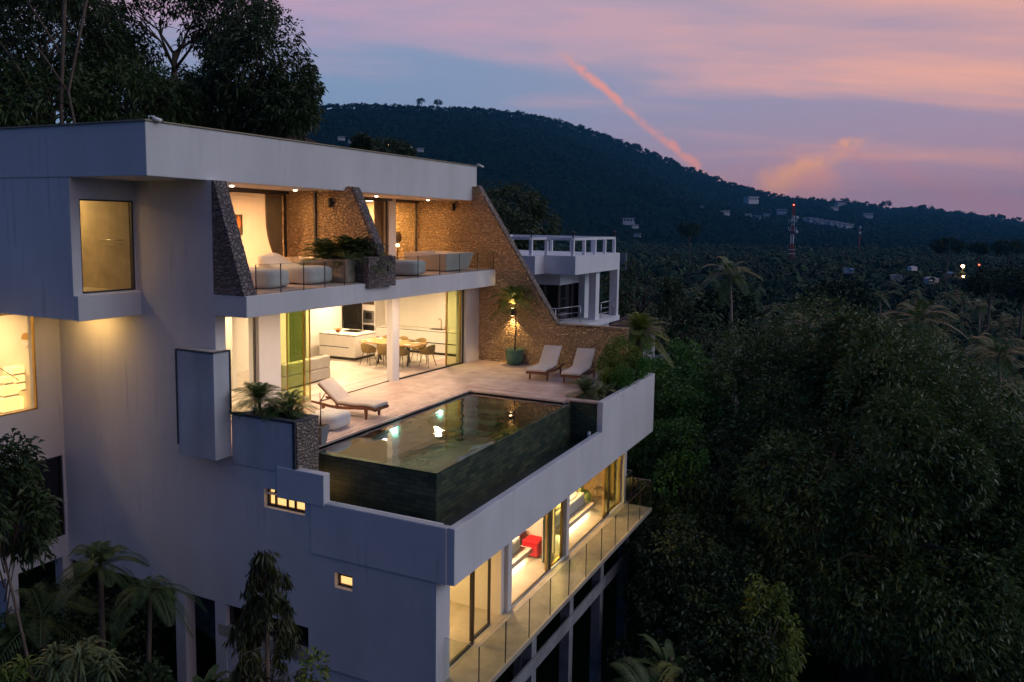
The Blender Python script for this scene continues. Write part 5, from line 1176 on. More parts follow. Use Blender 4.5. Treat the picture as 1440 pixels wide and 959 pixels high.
# ---------------------------------------------------------------- houses far off, each a thing
FAR = [(480, 199, 14, 'palewall', 'paleroof', 'pale flat house on the mountain, leftmost above the villa roof'), (494, 203, 12, 'palewall', 'paleroof', 'second pale house on the mountain above the villa roof'),
       (536, 208, 12, 'palewall', 'brownroof', 'house on the mountain with a warm lamp, left of the pair above the roof'), (575, 211, 12, 'palewall', 'paleroof', 'pale house on the mountain above the middle of the villa roof'), (591, 215, 14, 'palewall', 'paleroof', 'rightmost pale house on the mountain above the villa roof'),
       (884, 318, 26, 'palewall', 'paleroof', 'large pale house at the foot of the mountain'), (896, 334, 14, 'palewall', 'redroof', 'house with a red roof below the large pale house'), (893, 322, 14, 'palewall', 'paleroof', 'small pale building beside the large pale house'),
       (1019, 304, 18, 'palewall', 'paleroof', 'single pale house on the slope left of the mast'), (987, 295, 12, 'palewall', 'paleroof', 'tiny pale house high on the slope left of the mast'), (1052, 307, 14, 'palewall', 'paleroof', 'pale house left of the radio mast, upper one'), (1064, 310, 16, 'palewall', 'paleroof', 'wide pale house just left of the radio mast'), (1078, 307, 14, 'palewall', 'paleroof', 'pale house touching the mast on its left'),
       (1056, 288, 26, 'palewall', 'paleroof', 'pale estate high above the mast on the slope'), (1099, 303, 20, 'palewall', 'paleroof', 'pale house right behind the mast'), (1220, 308, 18, 'palewall', 'paleroof', 'small pale house under the right hand ridge'), (1181, 293, 18, 'palewall', 'paleroof', 'pale house on the saddle right of the mast'), (1173, 297, 14, 'palewall', 'paleroof', 'small pale house on the saddle')]
for i in range(9): FAR.append((1136 + i * 7.2, 313.5 + i * 1.15, 17, 'palewall', 'paleroof', 'row house number word'))
ordn = ['first', 'second', 'third', 'fourth', 'fifth', 'sixth', 'seventh', 'eighth', 'last']
k = 0; CLEAR = []
for (px, py, wd, wm, rm, lb) in FAR:
    p = hit(px, py, 200)
    if p is None: continue
    d = (p - CAM).length; gp = None
    if lb.startswith('row'): lb = '%s pale villa from the left in the long hillside row right of the mast' % ordn[k]; k += 1; gp = 'row of pale villas on the hillside'
    sc = wd * d / FPX / 10 * .62
    h_ = thing('hill_house', lb, 'house', (0, 0, 0), gp)
    MB().box(-5, 5, -3.5, 3.5, -3, 2.6).build('wall', M[wm], h_); MB().box(-5.4, 5.4, -3.9, 3.9, 2.602, 3.1).build('roof', M[rm], h_)
    [box('window', M['blackglass'], h_, -3.9 + j * 2.6, -2.4 + j * 2.6, -3.54, -3.502, .4, 2.0) for j in range(4)]
    CLEAR.append((p.x, p.y, 7 * sc)); place(h_, (p.x, p.y, p.z + 3 * sc), YAW - math.pi / 2 + (px % 7 - 3) * .12, sc)
VAL = [(1193, 379, 14, 'palewall', 'blueroof', 'pale blue roof in the valley, left of the bright lamp'), (1308, 392, 20, 'palewall', 'paleroof', 'bright pale blue roofed house among the palms'), (1262, 388, 18, 'palewall', 'green_roof', 'teal green roof in the valley'), (1264, 398, 14, 'palewall', 'redroof', 'reddish roof below the teal green roof'), (1343, 391, 22, 'brownroof', 'brownroof', 'brown roofed house under the valley lamp'), (1336, 384, 10, 'palewall', 'blueroof', 'small bright blue roof above the brown roofed house'), (1356, 405, 10, 'palewall', 'blueroof', 'small deep blue roof below the brown roofed house'), (1389, 388, 8, 'palewall', 'blueroof', 'small blue roof at the far right of the valley'), (1283, 376, 12, 'palewall', 'paleroof', 'tiny white roof above the blue roofed house')]
for (px, py, wd, wm, rm, lb) in VAL:
    d = 430.; p = deep(px, py, d); sc = wd * d / FPX / 10
    h_ = house('valley_house', lb, (p.x, p.y, p.z - 1.2 * sc), 10, 6, 1.0, rm, wm, YAW - math.pi / 2 + .5 * math.sin(px), .22); h_.scale = (sc, sc, sc)
    MB().box(-4.6, 4.6, -2.8, 2.8, -30, -3.01).build('base', M['concrete'], h_)
def flamp(px, py, d, r, lb, m='glow_far'):
    p = deep(px, py, d); t = thing('street_lamp', lb, 'street lamp', (p.x, p.y, p.z)); MB().lathe([(r * .3, -r), (r, -r * .3), (r, r * .4), (r * .3, r)], p, 8).build('bulb', M[m], t)
    MB().tube([(p.x, p.y, hz(p.x, p.y)), (p.x, p.y, p.z - r)], .12, 5).build('post', M['darkmetal'], t)
flamp(1354, 375, 428, .75, 'bright orange white lamp glowing in the valley'); flamp(1355, 389, 428, .6, 'second bright lamp in front of the brown roofed house'); flamp(1377, 373, 428, .4, 'reddish lamp right of the bright valley lamp', 'glow_red')
flamp(546, 205, 1300, 1.3, 'warm lamp on the mountain above the villa roof'); flamp(562, 210, 1300, .9, 'second warm lamp on the mountain above the villa roof'); flamp(1214, 393, 420, .25, 'faint lamp among the palms')

# ================================================================ PLANTS
rg = np.random.default_rng(21)
# big mango-like tree in the right foreground
mc = deep(1212, 740, 31)
tree('mango_tree', 'huge dark rounded mango tree filling the lower right, taller than the terrace', 'tree', (mc.x, mc.y, hz(mc.x, mc.y)), (mc.x, mc.y, mc.z - 2), mc, (7.6, 7.6, 9.0), 60000, .23, 'leaf_mango', 'bark', lobes=130, lobe_r=.225, rad=.55, ros=5, droop=.28, seed=4, shell=.78, limbs=5, low=-.75)
mc2 = deep(1430, 820, 30)
tree('mango_tree', 'second dark mango tree at the lower right edge of the picture', 'tree', (mc2.x, mc2.y, hz(mc2.x, mc2.y)), (mc2.x, mc2.y, mc2.z - 2), mc2, (4.4, 4.4, 6.0), 12000, .24, 'leaf_mango', 'bark', lobes=60, lobe_r=.28, rad=.35, ros=5, droop=.4, seed=9, shell=.7)
ml = deep(1085, 905, 24)
tree('leafy_tree', 'added young tree, leaves tinted yellow green as house light, lower left of mango tree', 'tree', (ml.x, ml.y, hz(ml.x, ml.y)), (ml.x, ml.y, ml.z - 1), ml, (.75, .75, 2.2), 1300, .2, 'leaf_yel', 'bark_pale', lobes=18, lobe_r=.35, rad=.1, ros=4, droop=.6, seed=12)  # added tree; yellow leaf colour stands in for house light on the foliage
# palm beyond the end of the stone wall
p = deep(898, 470, 28.5)
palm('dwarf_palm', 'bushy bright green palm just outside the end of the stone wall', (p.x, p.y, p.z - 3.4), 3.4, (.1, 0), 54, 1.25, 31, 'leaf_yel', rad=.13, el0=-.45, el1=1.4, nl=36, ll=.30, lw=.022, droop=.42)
# right planter
X_ = lambda px, py: at('Z', .85, px, py)
def bush(c, r_, n_, lf, lobes=16): return leaves(*crown_pts(c, r_, n_, lobes, .4, rg), lf, lf * .32, .3, None, rg)
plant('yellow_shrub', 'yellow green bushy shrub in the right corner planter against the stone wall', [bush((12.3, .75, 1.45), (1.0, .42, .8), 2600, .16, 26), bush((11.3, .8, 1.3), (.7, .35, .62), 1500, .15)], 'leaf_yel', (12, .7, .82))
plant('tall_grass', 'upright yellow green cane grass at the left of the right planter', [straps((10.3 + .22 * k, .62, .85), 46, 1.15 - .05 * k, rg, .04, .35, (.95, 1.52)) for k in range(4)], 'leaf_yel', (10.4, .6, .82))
plant('dark_shrub', 'dark leafy shrub along the middle of the right planter', [bush((12.4, .42, 1.15), (1.0, .34, .45), 2200, .16, 20), bush((11.0, .42, 1.05), (.9, .32, .35), 1500, .15), straps((11.5, .4, .85), 60, .7, rg, .05, .5, (.4, 1.4))], 'leaf_fresh', (12.4, .5, .82))
plant('sago_palm', 'dark spiky sago palm at the near end of the right planter', [fronds((9.15, .85, .95), 34, .85, rg, .0, 1.2, 30, .018, .22, .35), fronds((9.15, .85, .95), 16, .6, rg, .6, 1.4, 22, .018, .22, .3)], 'leaf_palm', (9.15, .85, .82))
plant('leafy_plant', 'broad leafed plant between the sago palm and the cane grass', [straps((9.85, .6, .85), 46, .85, rg, .10, .6, (.3, 1.3))], 'leaf_pale', (9.8, .6, .82))
# near left planter
plant('pygmy_date_palm', 'pygmy date palm at the left end of the near planter beside the screen block', [fronds((0.336, 5.181, 1.939), 44, .74, rg, -.2, 1.35, 34, .022, .34, .45)], 'leaf_palm', (0.336, 5.181, 1.561), stem=MB().tube([(0.336, 5.181, 1.54), (0.346, 5.16, 1.76), (0.336, 5.181, 2.001)], [.05, .035, .04], 7))
plant('spear_plant', 'clump of pointed dark leaves in the middle of the near planter', [straps((0.315, 4.762, 1.561), 50, .58, rg, .05, .3, (.5, 1.5)), straps((0.367, 4.552, 1.561), 40, .5, rg, .05, .3, (.5, 1.5)), straps((0.294, 4.322, 1.561), 34, .42, rg, .05, .3, (.5, 1.5))], 'leaf_fern', (0.315, 4.762, 1.561))
plant('striped_bromeliad', 'pale broad leafed plant at the right end of the near planter', [straps((0.42, 4.28, 1.582), 26, .62, rg, .12, .3, (.5, 1.4))], 'leaf_pale', (0.42, 4.259, 1.561))
plant('areca_palm', 'small arching palm behind the pale leaved plant in the near planter', [fronds((0.524, 4.5, 1.76), 30, .78, rg, .1, 1.2, 26, .024, .3, .5)], 'leaf_palm', (0.524, 4.448, 1.561))
# lower left garden
def gp(px, py, d): return deep(px, py, d)
p = gp(140, 800, 17.0); palm('garden_palm', 'feathery young palm in front of the side wall at the lower left', (p.x, p.y, p.z - 2.6), 2.6, (.1, .1), 20, 1.2, 41, 'leaf_fern', rad=.06, el0=-.3, el1=1.45, nl=46, ll=.26, lw=.026, droop=.65)
p = gp(205, 835, 16.2); palm('garden_palm', 'second drooping palm right of the feathery palm at the lower left', (p.x, p.y, p.z - 2.0), 2.0, (.1, 0), 14, 1.05, 43, 'leaf_fern', rad=.05, el0=-.2, el1=1.1, nl=42, ll=.28, lw=.026, droop=.9)
p = gp(60, 870, 17.5); palm('garden_palm', 'dark low palm behind the pale strap leaved shrubs', (p.x, p.y, p.z - 2.0), 2.0, (0, 0), 12, 1.6, 45, 'leaf_fern', rad=.06, nl=28, ll=.26, droop=.7)
p = gp(112, 925, 13.5); plant('dracaena_shrub', 'glossy shrub with dense arching strap leaves at the bottom left', [straps((p.x + a, p.y + b, p.z + c), 34, .5, rg, .055, .7, (-.2, 1.5)) for a, b, c in ((0, 0, 0), (-.25, .25, -.1), (.2, -.3, -.08), (.25, .1, .05), (-.1, .45, 0), (.1, -.55, -.1), (0, .7, -.2), (-.1, -.15, .12))], 'leaf_pale', (p.x, p.y, p.z - 1.5), stem=MB().tube([(p.x, p.y, p.z - 3), (p.x, p.y, p.z)], .04, 6))
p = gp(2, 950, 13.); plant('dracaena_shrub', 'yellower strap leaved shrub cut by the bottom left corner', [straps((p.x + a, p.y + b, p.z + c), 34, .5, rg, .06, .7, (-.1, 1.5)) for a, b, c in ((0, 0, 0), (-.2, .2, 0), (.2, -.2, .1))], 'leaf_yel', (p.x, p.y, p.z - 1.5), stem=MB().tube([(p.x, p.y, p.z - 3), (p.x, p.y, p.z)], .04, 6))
p = gp(4, 735, 13.0)
tree('garden_tree', 'dark small tree at the left edge in front of the dark window', 'tree', (p.x, p.y + .3, p.z - 5), (p.x, p.y, p.z - .6), p, (.62, .62, 1.3), 1300, .16, 'leaf_dark', 'bark', lobes=11, lobe_r=.42, rad=.03, ros=4, droop=.5, seed=15)
# drooping mast tree in front of the low wall
p = gp(375, 775, 13.2); q = gp(375, 985, 13.2)
mt_ = thing('weeping_tree', 'slender weeping tree with hanging narrow leaves in front of the side wall', 'tree', (q.x, q.y, q.z - 3))
b = MB(); b.tube([(q.x, q.y, q.z - 3), (q.x + .02, q.y, q.z), (p.x, p.y, p.z)], [.07, .05, .012], 7); parts = []; rs = random.Random(3)
hgt = p.z - q.z
for i in range(46):
    v = i / 46; z = p.z - hgt * v * .98 - .03; L = (.14 + .74 * v ** .7) * rs.uniform(.65, 1.2); a = rs.uniform(0, 6.28)
    st = Vector((p.x + (q.x - p.x) * v, p.y + (q.y - p.y) * v, z)); md = st + Vector((math.cos(a) * L * .6, math.sin(a) * L * .6, .10 * L)); en = st + Vector((math.cos(a) * L, math.sin(a) * L, -.45 * L))
    b.tube([st, md, en], [.014, .009, .004], 4)
    for k in range(40):
        u = rs.uniform(.25, 1.05); c = (st.lerp(md, u * 2) if u < .5 else md.lerp(en, (u - .5) * 2)); P = np.array([c]) + np.random.default_rng(i * 40 + k).normal(size=(3, 3)) * [.035, .035, .05]
        D = np.random.default_rng(i * 50 + k).normal(size=(3, 3)) * .28 + [0, 0, -1]; parts.append(leaves(P, D, .17, .035, .05, None, rg))
b.build('trunk', M['bark'], mt_); V_, F_ = merge(parts); npmesh('crown', V_, F_, M['leaf_olive'], mt_)
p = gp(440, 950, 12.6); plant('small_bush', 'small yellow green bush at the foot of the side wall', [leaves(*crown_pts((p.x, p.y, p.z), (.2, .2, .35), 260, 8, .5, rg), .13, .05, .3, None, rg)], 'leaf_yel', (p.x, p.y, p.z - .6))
# large leafed plants in the dark under the villa
for (px, py, d, lb, mm_, n_, L) in ((285, 930, 14.5, 'dark banana like plant between the two columns', 'leaf_fern', 14, 1.0), (245, 960, 14, 'dark broad leafed plant at the bottom beside the columns', 'leaf_fern', 16, .8), (160, 870, 18, 'dark undergrowth plant under the palm', 'leaf_fern', 26, 1.0), (20, 860, 17, 'dark undergrowth at the left edge', 'leaf_fern', 26, 1.0)):
    p = gp(px, py, d); plant('broadleaf_plant', lb, [straps((p.x, p.y, p.z - .6), n_, L, rg, .2, .55, (.4, 1.4))], mm_, (p.x, p.y, p.z - .8))
# banana plants and ferns bottom right of the villa
for i, (px, py, d, lb, n_, L, mm_) in enumerate(((945, 900, 22, 'tall banana plant with upright leaves below the balcony', 12, 2.1, 'leaf_fern'), (915, 960, 20, 'low spreading palm leaves at the bottom below the balcony', 14, 1.8, 'leaf_palm'), (985, 955, 21, 'dark banana plant beside the mango tree', 12, 1.6, 'leaf_fern'))):
    p = gp(px, py, d); plant('banana_plant', lb, [straps((p.x, p.y, p.z - 1), n_, L, rg, .34, .5, (.6, 1.45))] if mm_ == 'leaf_fern' else [fronds((p.x, p.y, p.z - .5), n_, L, rg, .1, 1.0, 34, .022, .3, .5)], mm_, (p.x, p.y, p.z - 1.4), stem=MB().tube([(p.x, p.y, hz(p.x, p.y)), (p.x, p.y, p.z - .5)], .08, 6))
# bright creeper covered slope right of the terrace: nobody could count it
def cover(name, label, cs, m, leaf, n, cat=None):
    parts = []
    for (c, r, k) in cs:
        P, D = crown_pts(c, r, int(n * k), max(8, int(26 * k)), .34, rg, .75)
        for _ in range(4): parts.append(leaves(P + rg.normal(size=P.shape) * leaf * .4, norm(D + rg.normal(size=D.shape) * .7), leaf * rg.uniform(.7, 1.2, len(P)), leaf * .6, .35, None, rg))
    V_, F_ = merge(parts); o = npmesh(name, V_, F_, M[m]); tagp(o, label, cat or 'creepers', kind='stuff'); return o
cs = []
for (px, py, d, r, rz_) in ((928, 640, 31, 1.4, 1.4), (940, 560, 33, 2.0, 1.6), (925, 510, 37, 2.0, 1.3), (960, 600, 32, 1.7, 1.5), (915, 600, 35, 1.6, 1.3), (975, 540, 38, 2.0, 1.5), (955, 690, 29, 1.4, 1.6), (935, 720, 29, 1.1, 1.3), (905, 545, 38, 1.7, 1.3), (955, 640, 30, 1.4, 1.6)):
    cs.append((deep(px, py, d), (r, r, rz_), 1.))
cover('creeper_slope', 'bright green creepers and shrubs covering the slope right of the pool parapet', cs, 'leaf_fresh', .15, 2600)
cs = [(deep(px, py, d), (r, r, r * .8), 1.) for (px, py, d, r) in ((950, 780, 26, 1.5), (930, 850, 25, 1.2), (970, 800, 27, 1.8), (960, 740, 28, 1.5), (1000, 830, 26, 1.8), (925, 930, 24, 1.2), (1010, 920, 24, 1.8), (970, 870, 25, 1.6), (1040, 720, 33, 2.2), (1000, 690, 36, 2.0), (1010, 770, 30, 2))]
cover('undergrowth', 'dark shrubs filling the gully between the balcony and the mango tree', cs, 'leaf_dark', .15, 1900, 'undergrowth')
cs = [(deep(px, py, d), (r, r, r * .7), 1.) for (px, py, d, r) in ((60, 890, 20, 2.0), (150, 900, 20, 1.8), (0, 800, 22, 2.0), (40, 1000, 16, 1.6), (180, 1000, 16, 1.4))]
cover('undergrowth', 'dark ground shrubs filling the lower left garden under the side wall', cs, 'leaf_dark', .13, 1700, 'undergrowth')
# small tree left of the mango, clipped dome bush
p = deep(985, 665, 29); tree('leafy_tree', 'medium dark tree with fine leaves between balcony and mango tree', 'tree', (p.x, p.y, hz(p.x, p.y)), (p.x, p.y, p.z), p, (1.5, 1.5, 1.6), 1500, .2, 'leaf_dark', 'bark', lobes=22, lobe_r=.4, rad=.12, seed=18)
p = deep(972, 500, 44); tree('dome_bush', 'clipped brownish dome shaped bush near the green roofed shed', 'bush', (p.x, p.y, p.z - 2), (p.x, p.y, p.z - .5), p, (1.2, 1.2, 1.5), 1200, .16, 'leaf_olive', 'bark', lobes=40, lobe_r=.28, rad=.1, seed=19)
p = deep(1010, 525, 44); tree('leafy_tree', 'mid green tree behind the green roofed shed', 'tree', (p.x, p.y, hz(p.x, p.y)), (p.x, p.y, p.z - 1), p, (2.4, 2.4, 2.6), 2200, .26, 'leaf_dark', 'bark', lobes=24, lobe_r=.4, rad=.2, seed=20)

# ---- trees on the bank behind the roof, upper left
TL = [  # px, py of crown centre, distance, radii, leaves, seed, label, material
    (372, 95, 38, (2.7, 2.7, 3.6), 4200, 51, 'tall dark tree whose crown hangs over the roof, rightmost of the trees on the bank', 'leaf_dark'),
    (400, 160, 37, (1.5, 1.5, 1.9), 1500, 52, 'lower dark tree under the rightmost crown, touching the roof line', 'leaf_dark'),
    (245, 45, 42, (4.2, 3.6, 4.0), 2600, 53, 'open crowned tree with a forked trunk and sky showing through, above the roof corner', 'leaf_dark'),
    (310, 165, 39, (3.2, 2.6, 1.9), 3000, 54, 'dense dark tree just behind the long roof parapet', 'leaf_dark'),
    (190, 150, 36, (3.2, 2.6, 2.0), 3000, 55, 'dense tree behind the roof corner', 'leaf_fern'),
    (60, 60, 35, (3.2, 3.0, 3.6), 4200, 56, 'large dense tree at the top left', 'leaf_dark'), (-40, 30, 34, (3., 3., 4.), 2600, 57, 'dense tree cut by the left edge', 'leaf_dark'),
    (60, 150, 33, (3.2, 2.4, 1.7), 3000, 58, 'low bushy tree above the left roof edge', 'leaf_fern'), (125, 20, 40, (3.0, 2.6, 3.6), 2600, 59, 'tall tree with small leaves, second from the left', 'leaf_dark'),
    (320, 20, 44, (2.8, 2.6, 2.4), 1900, 60, 'tall tree top right of the forked tree', 'leaf_dark'), (250, 150, 46, (3.6, 3, 2.6), 2600, 61, 'background tree between the forked tree and the roof', 'leaf_dark')]
for (px, py, d, r, n_, sd_, lb, mm_) in TL:
    p = deep(px, py, d); zg = hz(p.x, p.y)
    tree('bank_tree', lb, 'tree', (p.x, p.y, min(zg, p.z - 4)), (p.x, p.y, p.z - r[2] * .25), p, r, n_, .27, mm_, 'bark', lobes=34 if sd_ != 53 else 20, lobe_r=.36 if sd_ != 53 else .3, rad=.2, ros=4, seed=sd_, group='trees on the bank behind the villa', shell=.55, low=-.9)
b0 = []
for (px, pts, r_, lb) in ((78, ((105, 175), (96, 130), (108, 70), (122, 0)), .10, 'pale thin bare trunk with a fork at the upper left'), (92, ((86, 150), (88, 80), (91, 0)), .13, 'straight pale trunk at the far upper left'), (0, ((50, 140), (28, 100), (0, 60)), .09, 'reddish bent branch trunk at the left edge')):
    P = [deep(a, b, 31.5) for a, b in pts]; t = thing('slim_tree', lb, 'tree', P[0]); b = MB(); b.tube([Vector((P[0].x, P[0].y, P[0].z - 4))] + P, r_ * .55, 6)
    b.tube([P[1], P[1].lerp(P[2], .5) + Vector((-.6, .8, .5)), P[2] + Vector((-1., 1.2, .2))], r_ * .4, 5); b.build('trunk', M['bark'], t)
    V_, F_ = leaves(*crown_pts(P[-1], (1.3, 1.3, 1.2), 500, 10, .4, rg), .22, .08, .4, None, rg); npmesh('crown', V_, F_, M['leaf_dark'], t)
# trees directly behind the villa's stone wall and around the neighbour
for (px, py, d, r, lb, sd_) in ((722, 300, 70, (3.4, 3.4, 3.2), 'dark tree rising behind the slanted stone wall', 71), (705, 330, 60, (2.5, 2.5, 2.4), 'rounded dark tree low behind the slanted stone wall', 72), (900, 420, 75, (3.5, 3.5, 3.2), 'dark tree right behind the neighbour house', 73), (540, 212, 90, (3.2, 3.2, 1.3), 'dark tree top peeping over the middle of the roof', 74), (510, 206, 85, (.9, .9, 1.2), 'small pointed tree top over the roof', 75)):
    p = deep(px, py, d); tree('hillside_tree', lb, 'tree', (p.x, p.y, p.z - r[2] - 8), (p.x, p.y, p.z - 1), p, r, 1500, .4, 'leaf_dark', 'bark', lobes=22, lobe_r=.42, rad=.25, seed=sd_, group='trees between the villa and the mountain')

# ---- palms in the valley: the near ones are things, the far ones one mass
protos = []
for k in range(5):
    rr = np.random.default_rng(100 + k); t = thing('coconut_palm', 'x', 'palm tree', (0, 0, 0), 'coconut palms of the valley'); h_ = 9.5 + k * 1.0; ln = (rr.uniform(-1, 1), rr.uniform(-1, 1))
    MB().tube([(0, 0, -4), (ln[0] * .3, ln[1] * .3, h_ * .5), (ln[0], ln[1], h_)], [.22, .16, .12], 6).build('trunk', M['bark_pale'], t)
    V_, F_ = fronds((ln[0], ln[1], h_), 17, 3.3, rr, -.7, 1.2, 20, .03, .26, .55); npmesh('crown', V_, F_, M['leaf_palm'], t); protos.append(t)
rs = random.Random(77); used = [False] * 5; spots = []
cand = []
for _ in range(4000):
    px = rs.uniform(700, 1480); d = 62 + 210 * rs.random() ** 1.3; p = deep(px, 400, d); z = hz(p.x, p.y)
    if any((p.x - q[0]) ** 2 + (p.y - q[1]) ** 2 < 30 for q in cand): continue
    if z + 14 > CAM.z - .085 * d * (1.25 if px < 900 else .9) : continue
    cand.append((p.x, p.y, z, px, d))
    if len(cand) >= 210: break
words_d = ['nearest', 'near', 'middle', 'far', 'farthest']
cand.sort(key=lambda c: c[4])
for i, (x, y, z, px, d) in enumerate(cand):
    k = rs.randrange(5); o = protos[k]
    if used[k]: o = copytree(protos[k])
    used[k] = True; o['label'] = 'dark coconut palm among the many in the valley palm grove'; place(o, (x, y, z - .5), rs.uniform(0, 6.28), rs.uniform(.85, 1.25))
# round valley trees one can tell apart
for (px, py, d, r, hh_, lb, sd_) in ((1334, 346, 330, 5.2, 14, 'tall umbrella tree standing above the valley palms', 81), (1376, 350, 380, 4.5, 12, 'rounded tree right of the umbrella tree', 82), (1420, 348, 360, 6, 12, 'broad dark tree near the right edge', 83), (1395, 395, 200, 6.0, 12, 'big dark tree at the right above the mango tree', 84), (1440, 400, 180, 6, 12, 'big dark tree cut by the right edge', 85), (970, 325, 420, 7, 10, 'broad dark tree in the middle of the valley', 86), (1180, 420, 130, 4.5, 10, 'round dark tree above the mango crown', 87), (1020, 440, 105, 4, 8, 'round dark tree left above the mango crown', 88)):
    p = deep(px, py, d); tree('valley_tree', lb, 'tree', (p.x, p.y, hz(p.x, p.y)), (p.x, p.y, p.z - r * .2), p, (r, r, r * .62), 900, 1.1, 'forest', 'bark', lobes=18, lobe_r=.42, rad=.35, ros=3, seed=sd_, group='single trees of the valley')
# far forest: mixed palms and round crowns as one mesh
def lowcrowns(x, y, z, s, rng, k=22, flat=.7, wf=1.):
    n = len(x); d = norm(rng.normal(size=(n, k, 3))); d[..., 2] = np.abs(d[..., 2]) * 1.1 - .1
    c = np.stack([x, y, z], -1)[:, None] + d * s[:, None, None] * np.array([1, 1, flat]) * rng.uniform(.6, 1.05, (n, k, 1))
    t1 = norm(np.cross(d, rng.normal(size=(n, k, 3)))); t2 = np.cross(d, t1); w = s[:, None, None] * rng.uniform(.28, .5, (n, k, 1)) * wf
    Vv = np.stack([c - t1 * w, c - t2 * w * .8, c + t1 * w, c + t2 * w * .8], 2).reshape(-1, 3); b = np.arange(n * k)[:, None] * 4
    return Vv, b + np.array([[0, 1, 2, 3]])
def lowpalms(x, y, z, s, rng, nf=11):
    n = len(x); parts = []; c = np.stack([x, y, z], -1)
    a = rng.uniform(0, 6.28, (n, nf)); el = rng.uniform(-.4, 1.0, (n, nf)); L = s[:, None] * rng.uniform(.8, 1.15, (n, nf))
    h = np.stack([np.cos(a), np.sin(a), a * 0], -1); sd = np.stack([-np.sin(a), np.cos(a), a * 0], -1); rows = []
    for u, w in ((0, .03), (.35, .16), (.7, .14), (1., .02)):
        p = c[:, None] + h * (L * u * np.cos(el))[..., None]; p[..., 2] += L * (u * np.sin(el) - .6 * u * u); ww = (L * w)[..., None]; rows += [p + sd * ww, p - sd * ww]
    Vv = np.stack(rows, 2).reshape(-1, 3); b = np.arange(n * nf)[:, None, None] * 8; F = np.array([[0, 2, 3, 1], [2, 4, 5, 3], [4, 6, 7, 5]])[None]
    return Vv, (b + F).reshape(-1, 4)
def scatter(n, r0, r1, a0, a1, rng, pw=.5):
    r = (r0 ** (2 * pw) + (r1 ** (2 * pw) - r0 ** (2 * pw)) * rng.uniform(size=n)) ** (1 / (2 * pw)); a = rng.uniform(a0, a1, n); x = CAM.x + r * np.cos(a); y = CAM.y + r * np.sin(a); return x, y, height(x, y), r
rr = np.random.default_rng(5); parts = []
x, y, z, r = scatter(7000, 95, 1100, YAW - .95, YAW + .25, rr, .8); 
parts.append(lowpalms(x, y, z + rr.uniform(3, 14, len(x)), rr.uniform(2.4, 4.6, len(x)), rr, 13))
x, y, z, r = scatter(10000, 75, 1100, YAW - .95, YAW + .3, rr, .8); s = 1.6 + 5.5 * rr.uniform(size=len(x)) ** 3; zz_ = z + s * .8 + rr.uniform(0, 4, len(x)); nr = r < 320; vn = r < 160; mid_ = nr & ~vn; parts.append(lowcrowns(x[~nr], y[~nr], zz_[~nr], s[~nr], rr, 28, .7, .9)); parts.append(lowcrowns(x[mid_], y[mid_], zz_[mid_], np.minimum(s[mid_], 4.5), rr, 260, .75, .28)); parts.append(lowcrowns(x[vn], y[vn], zz_[vn], np.clip(s[vn], 2.2, 4.2), rr, 1100, .8, .12))
x, y, z, r = scatter(260, 34, 80, YAW - 1.1, YAW - .42, rr, .8); parts.append(lowcrowns(x, y, z + 1.2, rr.uniform(1.4, 2.8, len(x)), rr, 700, .8, .11))
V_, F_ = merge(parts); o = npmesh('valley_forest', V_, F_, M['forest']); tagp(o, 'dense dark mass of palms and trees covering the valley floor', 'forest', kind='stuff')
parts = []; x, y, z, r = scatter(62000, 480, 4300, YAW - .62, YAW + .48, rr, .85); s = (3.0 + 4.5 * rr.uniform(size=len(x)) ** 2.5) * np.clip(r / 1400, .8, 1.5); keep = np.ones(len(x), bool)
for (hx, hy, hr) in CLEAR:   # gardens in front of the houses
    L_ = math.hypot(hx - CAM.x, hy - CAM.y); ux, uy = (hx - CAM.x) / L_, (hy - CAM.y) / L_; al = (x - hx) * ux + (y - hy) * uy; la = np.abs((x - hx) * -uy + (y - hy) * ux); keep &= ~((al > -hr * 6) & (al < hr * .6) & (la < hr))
x, y, z, s = x[keep], y[keep], z[keep], s[keep]; parts.append(lowcrowns(x, y, z + s * .5, s, rr, 10, .9))
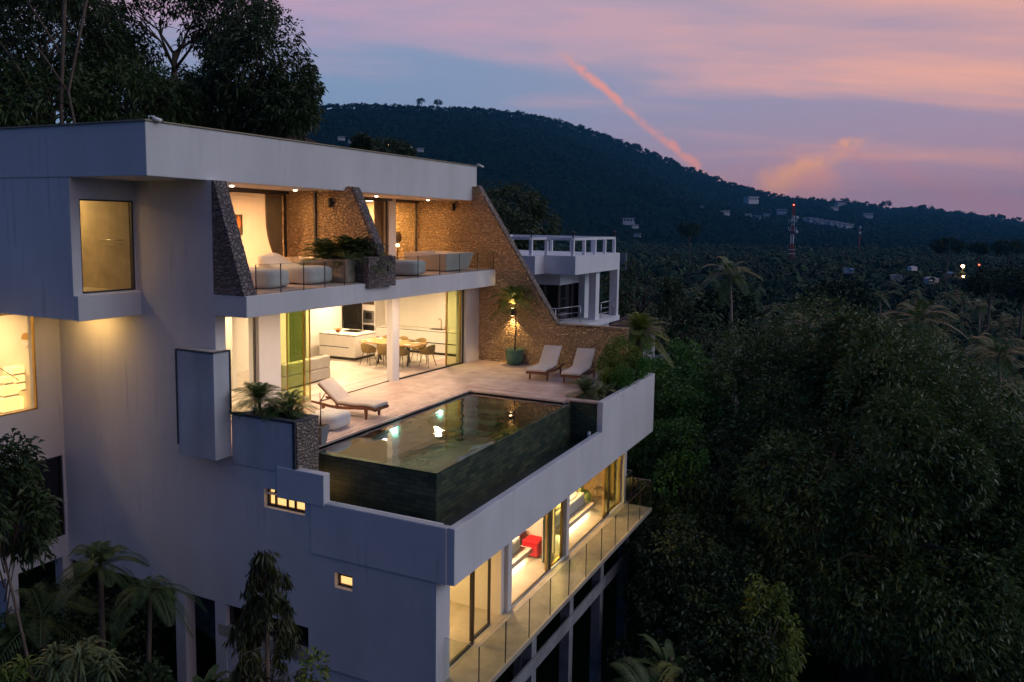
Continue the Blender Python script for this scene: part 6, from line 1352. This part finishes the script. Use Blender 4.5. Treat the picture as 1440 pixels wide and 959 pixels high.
x, y, z, r = scatter(3600, 130, 560, YAW - .05, YAW + .75, rr, .8); s = rr.uniform(2.0, 3.6, len(x)); parts.append(lowcrowns(x, y, z + s * .4, s, rr, 150, .75, .36))
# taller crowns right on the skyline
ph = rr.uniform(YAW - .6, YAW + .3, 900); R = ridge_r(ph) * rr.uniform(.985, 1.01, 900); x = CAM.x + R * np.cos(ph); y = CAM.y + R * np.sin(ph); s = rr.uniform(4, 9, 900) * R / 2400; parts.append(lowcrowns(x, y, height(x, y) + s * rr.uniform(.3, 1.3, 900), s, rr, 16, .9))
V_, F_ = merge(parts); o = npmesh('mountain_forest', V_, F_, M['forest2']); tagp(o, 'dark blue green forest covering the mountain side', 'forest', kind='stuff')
# ---- two crowned trees on the skyline
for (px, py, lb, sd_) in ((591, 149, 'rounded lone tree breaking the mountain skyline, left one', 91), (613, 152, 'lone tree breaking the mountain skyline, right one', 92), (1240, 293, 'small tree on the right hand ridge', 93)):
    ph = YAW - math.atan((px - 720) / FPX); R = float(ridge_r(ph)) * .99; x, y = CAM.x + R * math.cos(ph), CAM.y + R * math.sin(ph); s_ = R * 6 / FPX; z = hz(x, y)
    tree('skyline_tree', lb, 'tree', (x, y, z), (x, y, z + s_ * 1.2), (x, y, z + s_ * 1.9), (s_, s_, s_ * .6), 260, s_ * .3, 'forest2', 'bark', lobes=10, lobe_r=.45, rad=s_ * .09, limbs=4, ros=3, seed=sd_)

# ================================================================ HAZE
hm = bpy.data.materials.new('evening_haze'); hm.use_nodes = True; nt = hm.node_tree; nt.nodes.clear()
pv = nt.nodes.new('ShaderNodeVolumePrincipled'); pv.inputs['Color'].default_value = (.10, .50, .90, 1); pv.inputs['Density'].default_value = .00008; pv.inputs['Anisotropy'].default_value = .1
ho = nt.nodes.new('ShaderNodeOutputMaterial'); nt.links.new(pv.outputs[0], ho.inputs['Volume'])
zmax = float(gzz.max()) + 40; zmin = float(gzz.min()) - 30
o = MB().box(CAM.x - 9500, CAM.x + 9500, CAM.y - 9500, CAM.y + 9500, zmin, zmax).build('haze', hm); tagp(o, 'thin blue evening haze over valley and mountain', 'haze', kind='stuff')
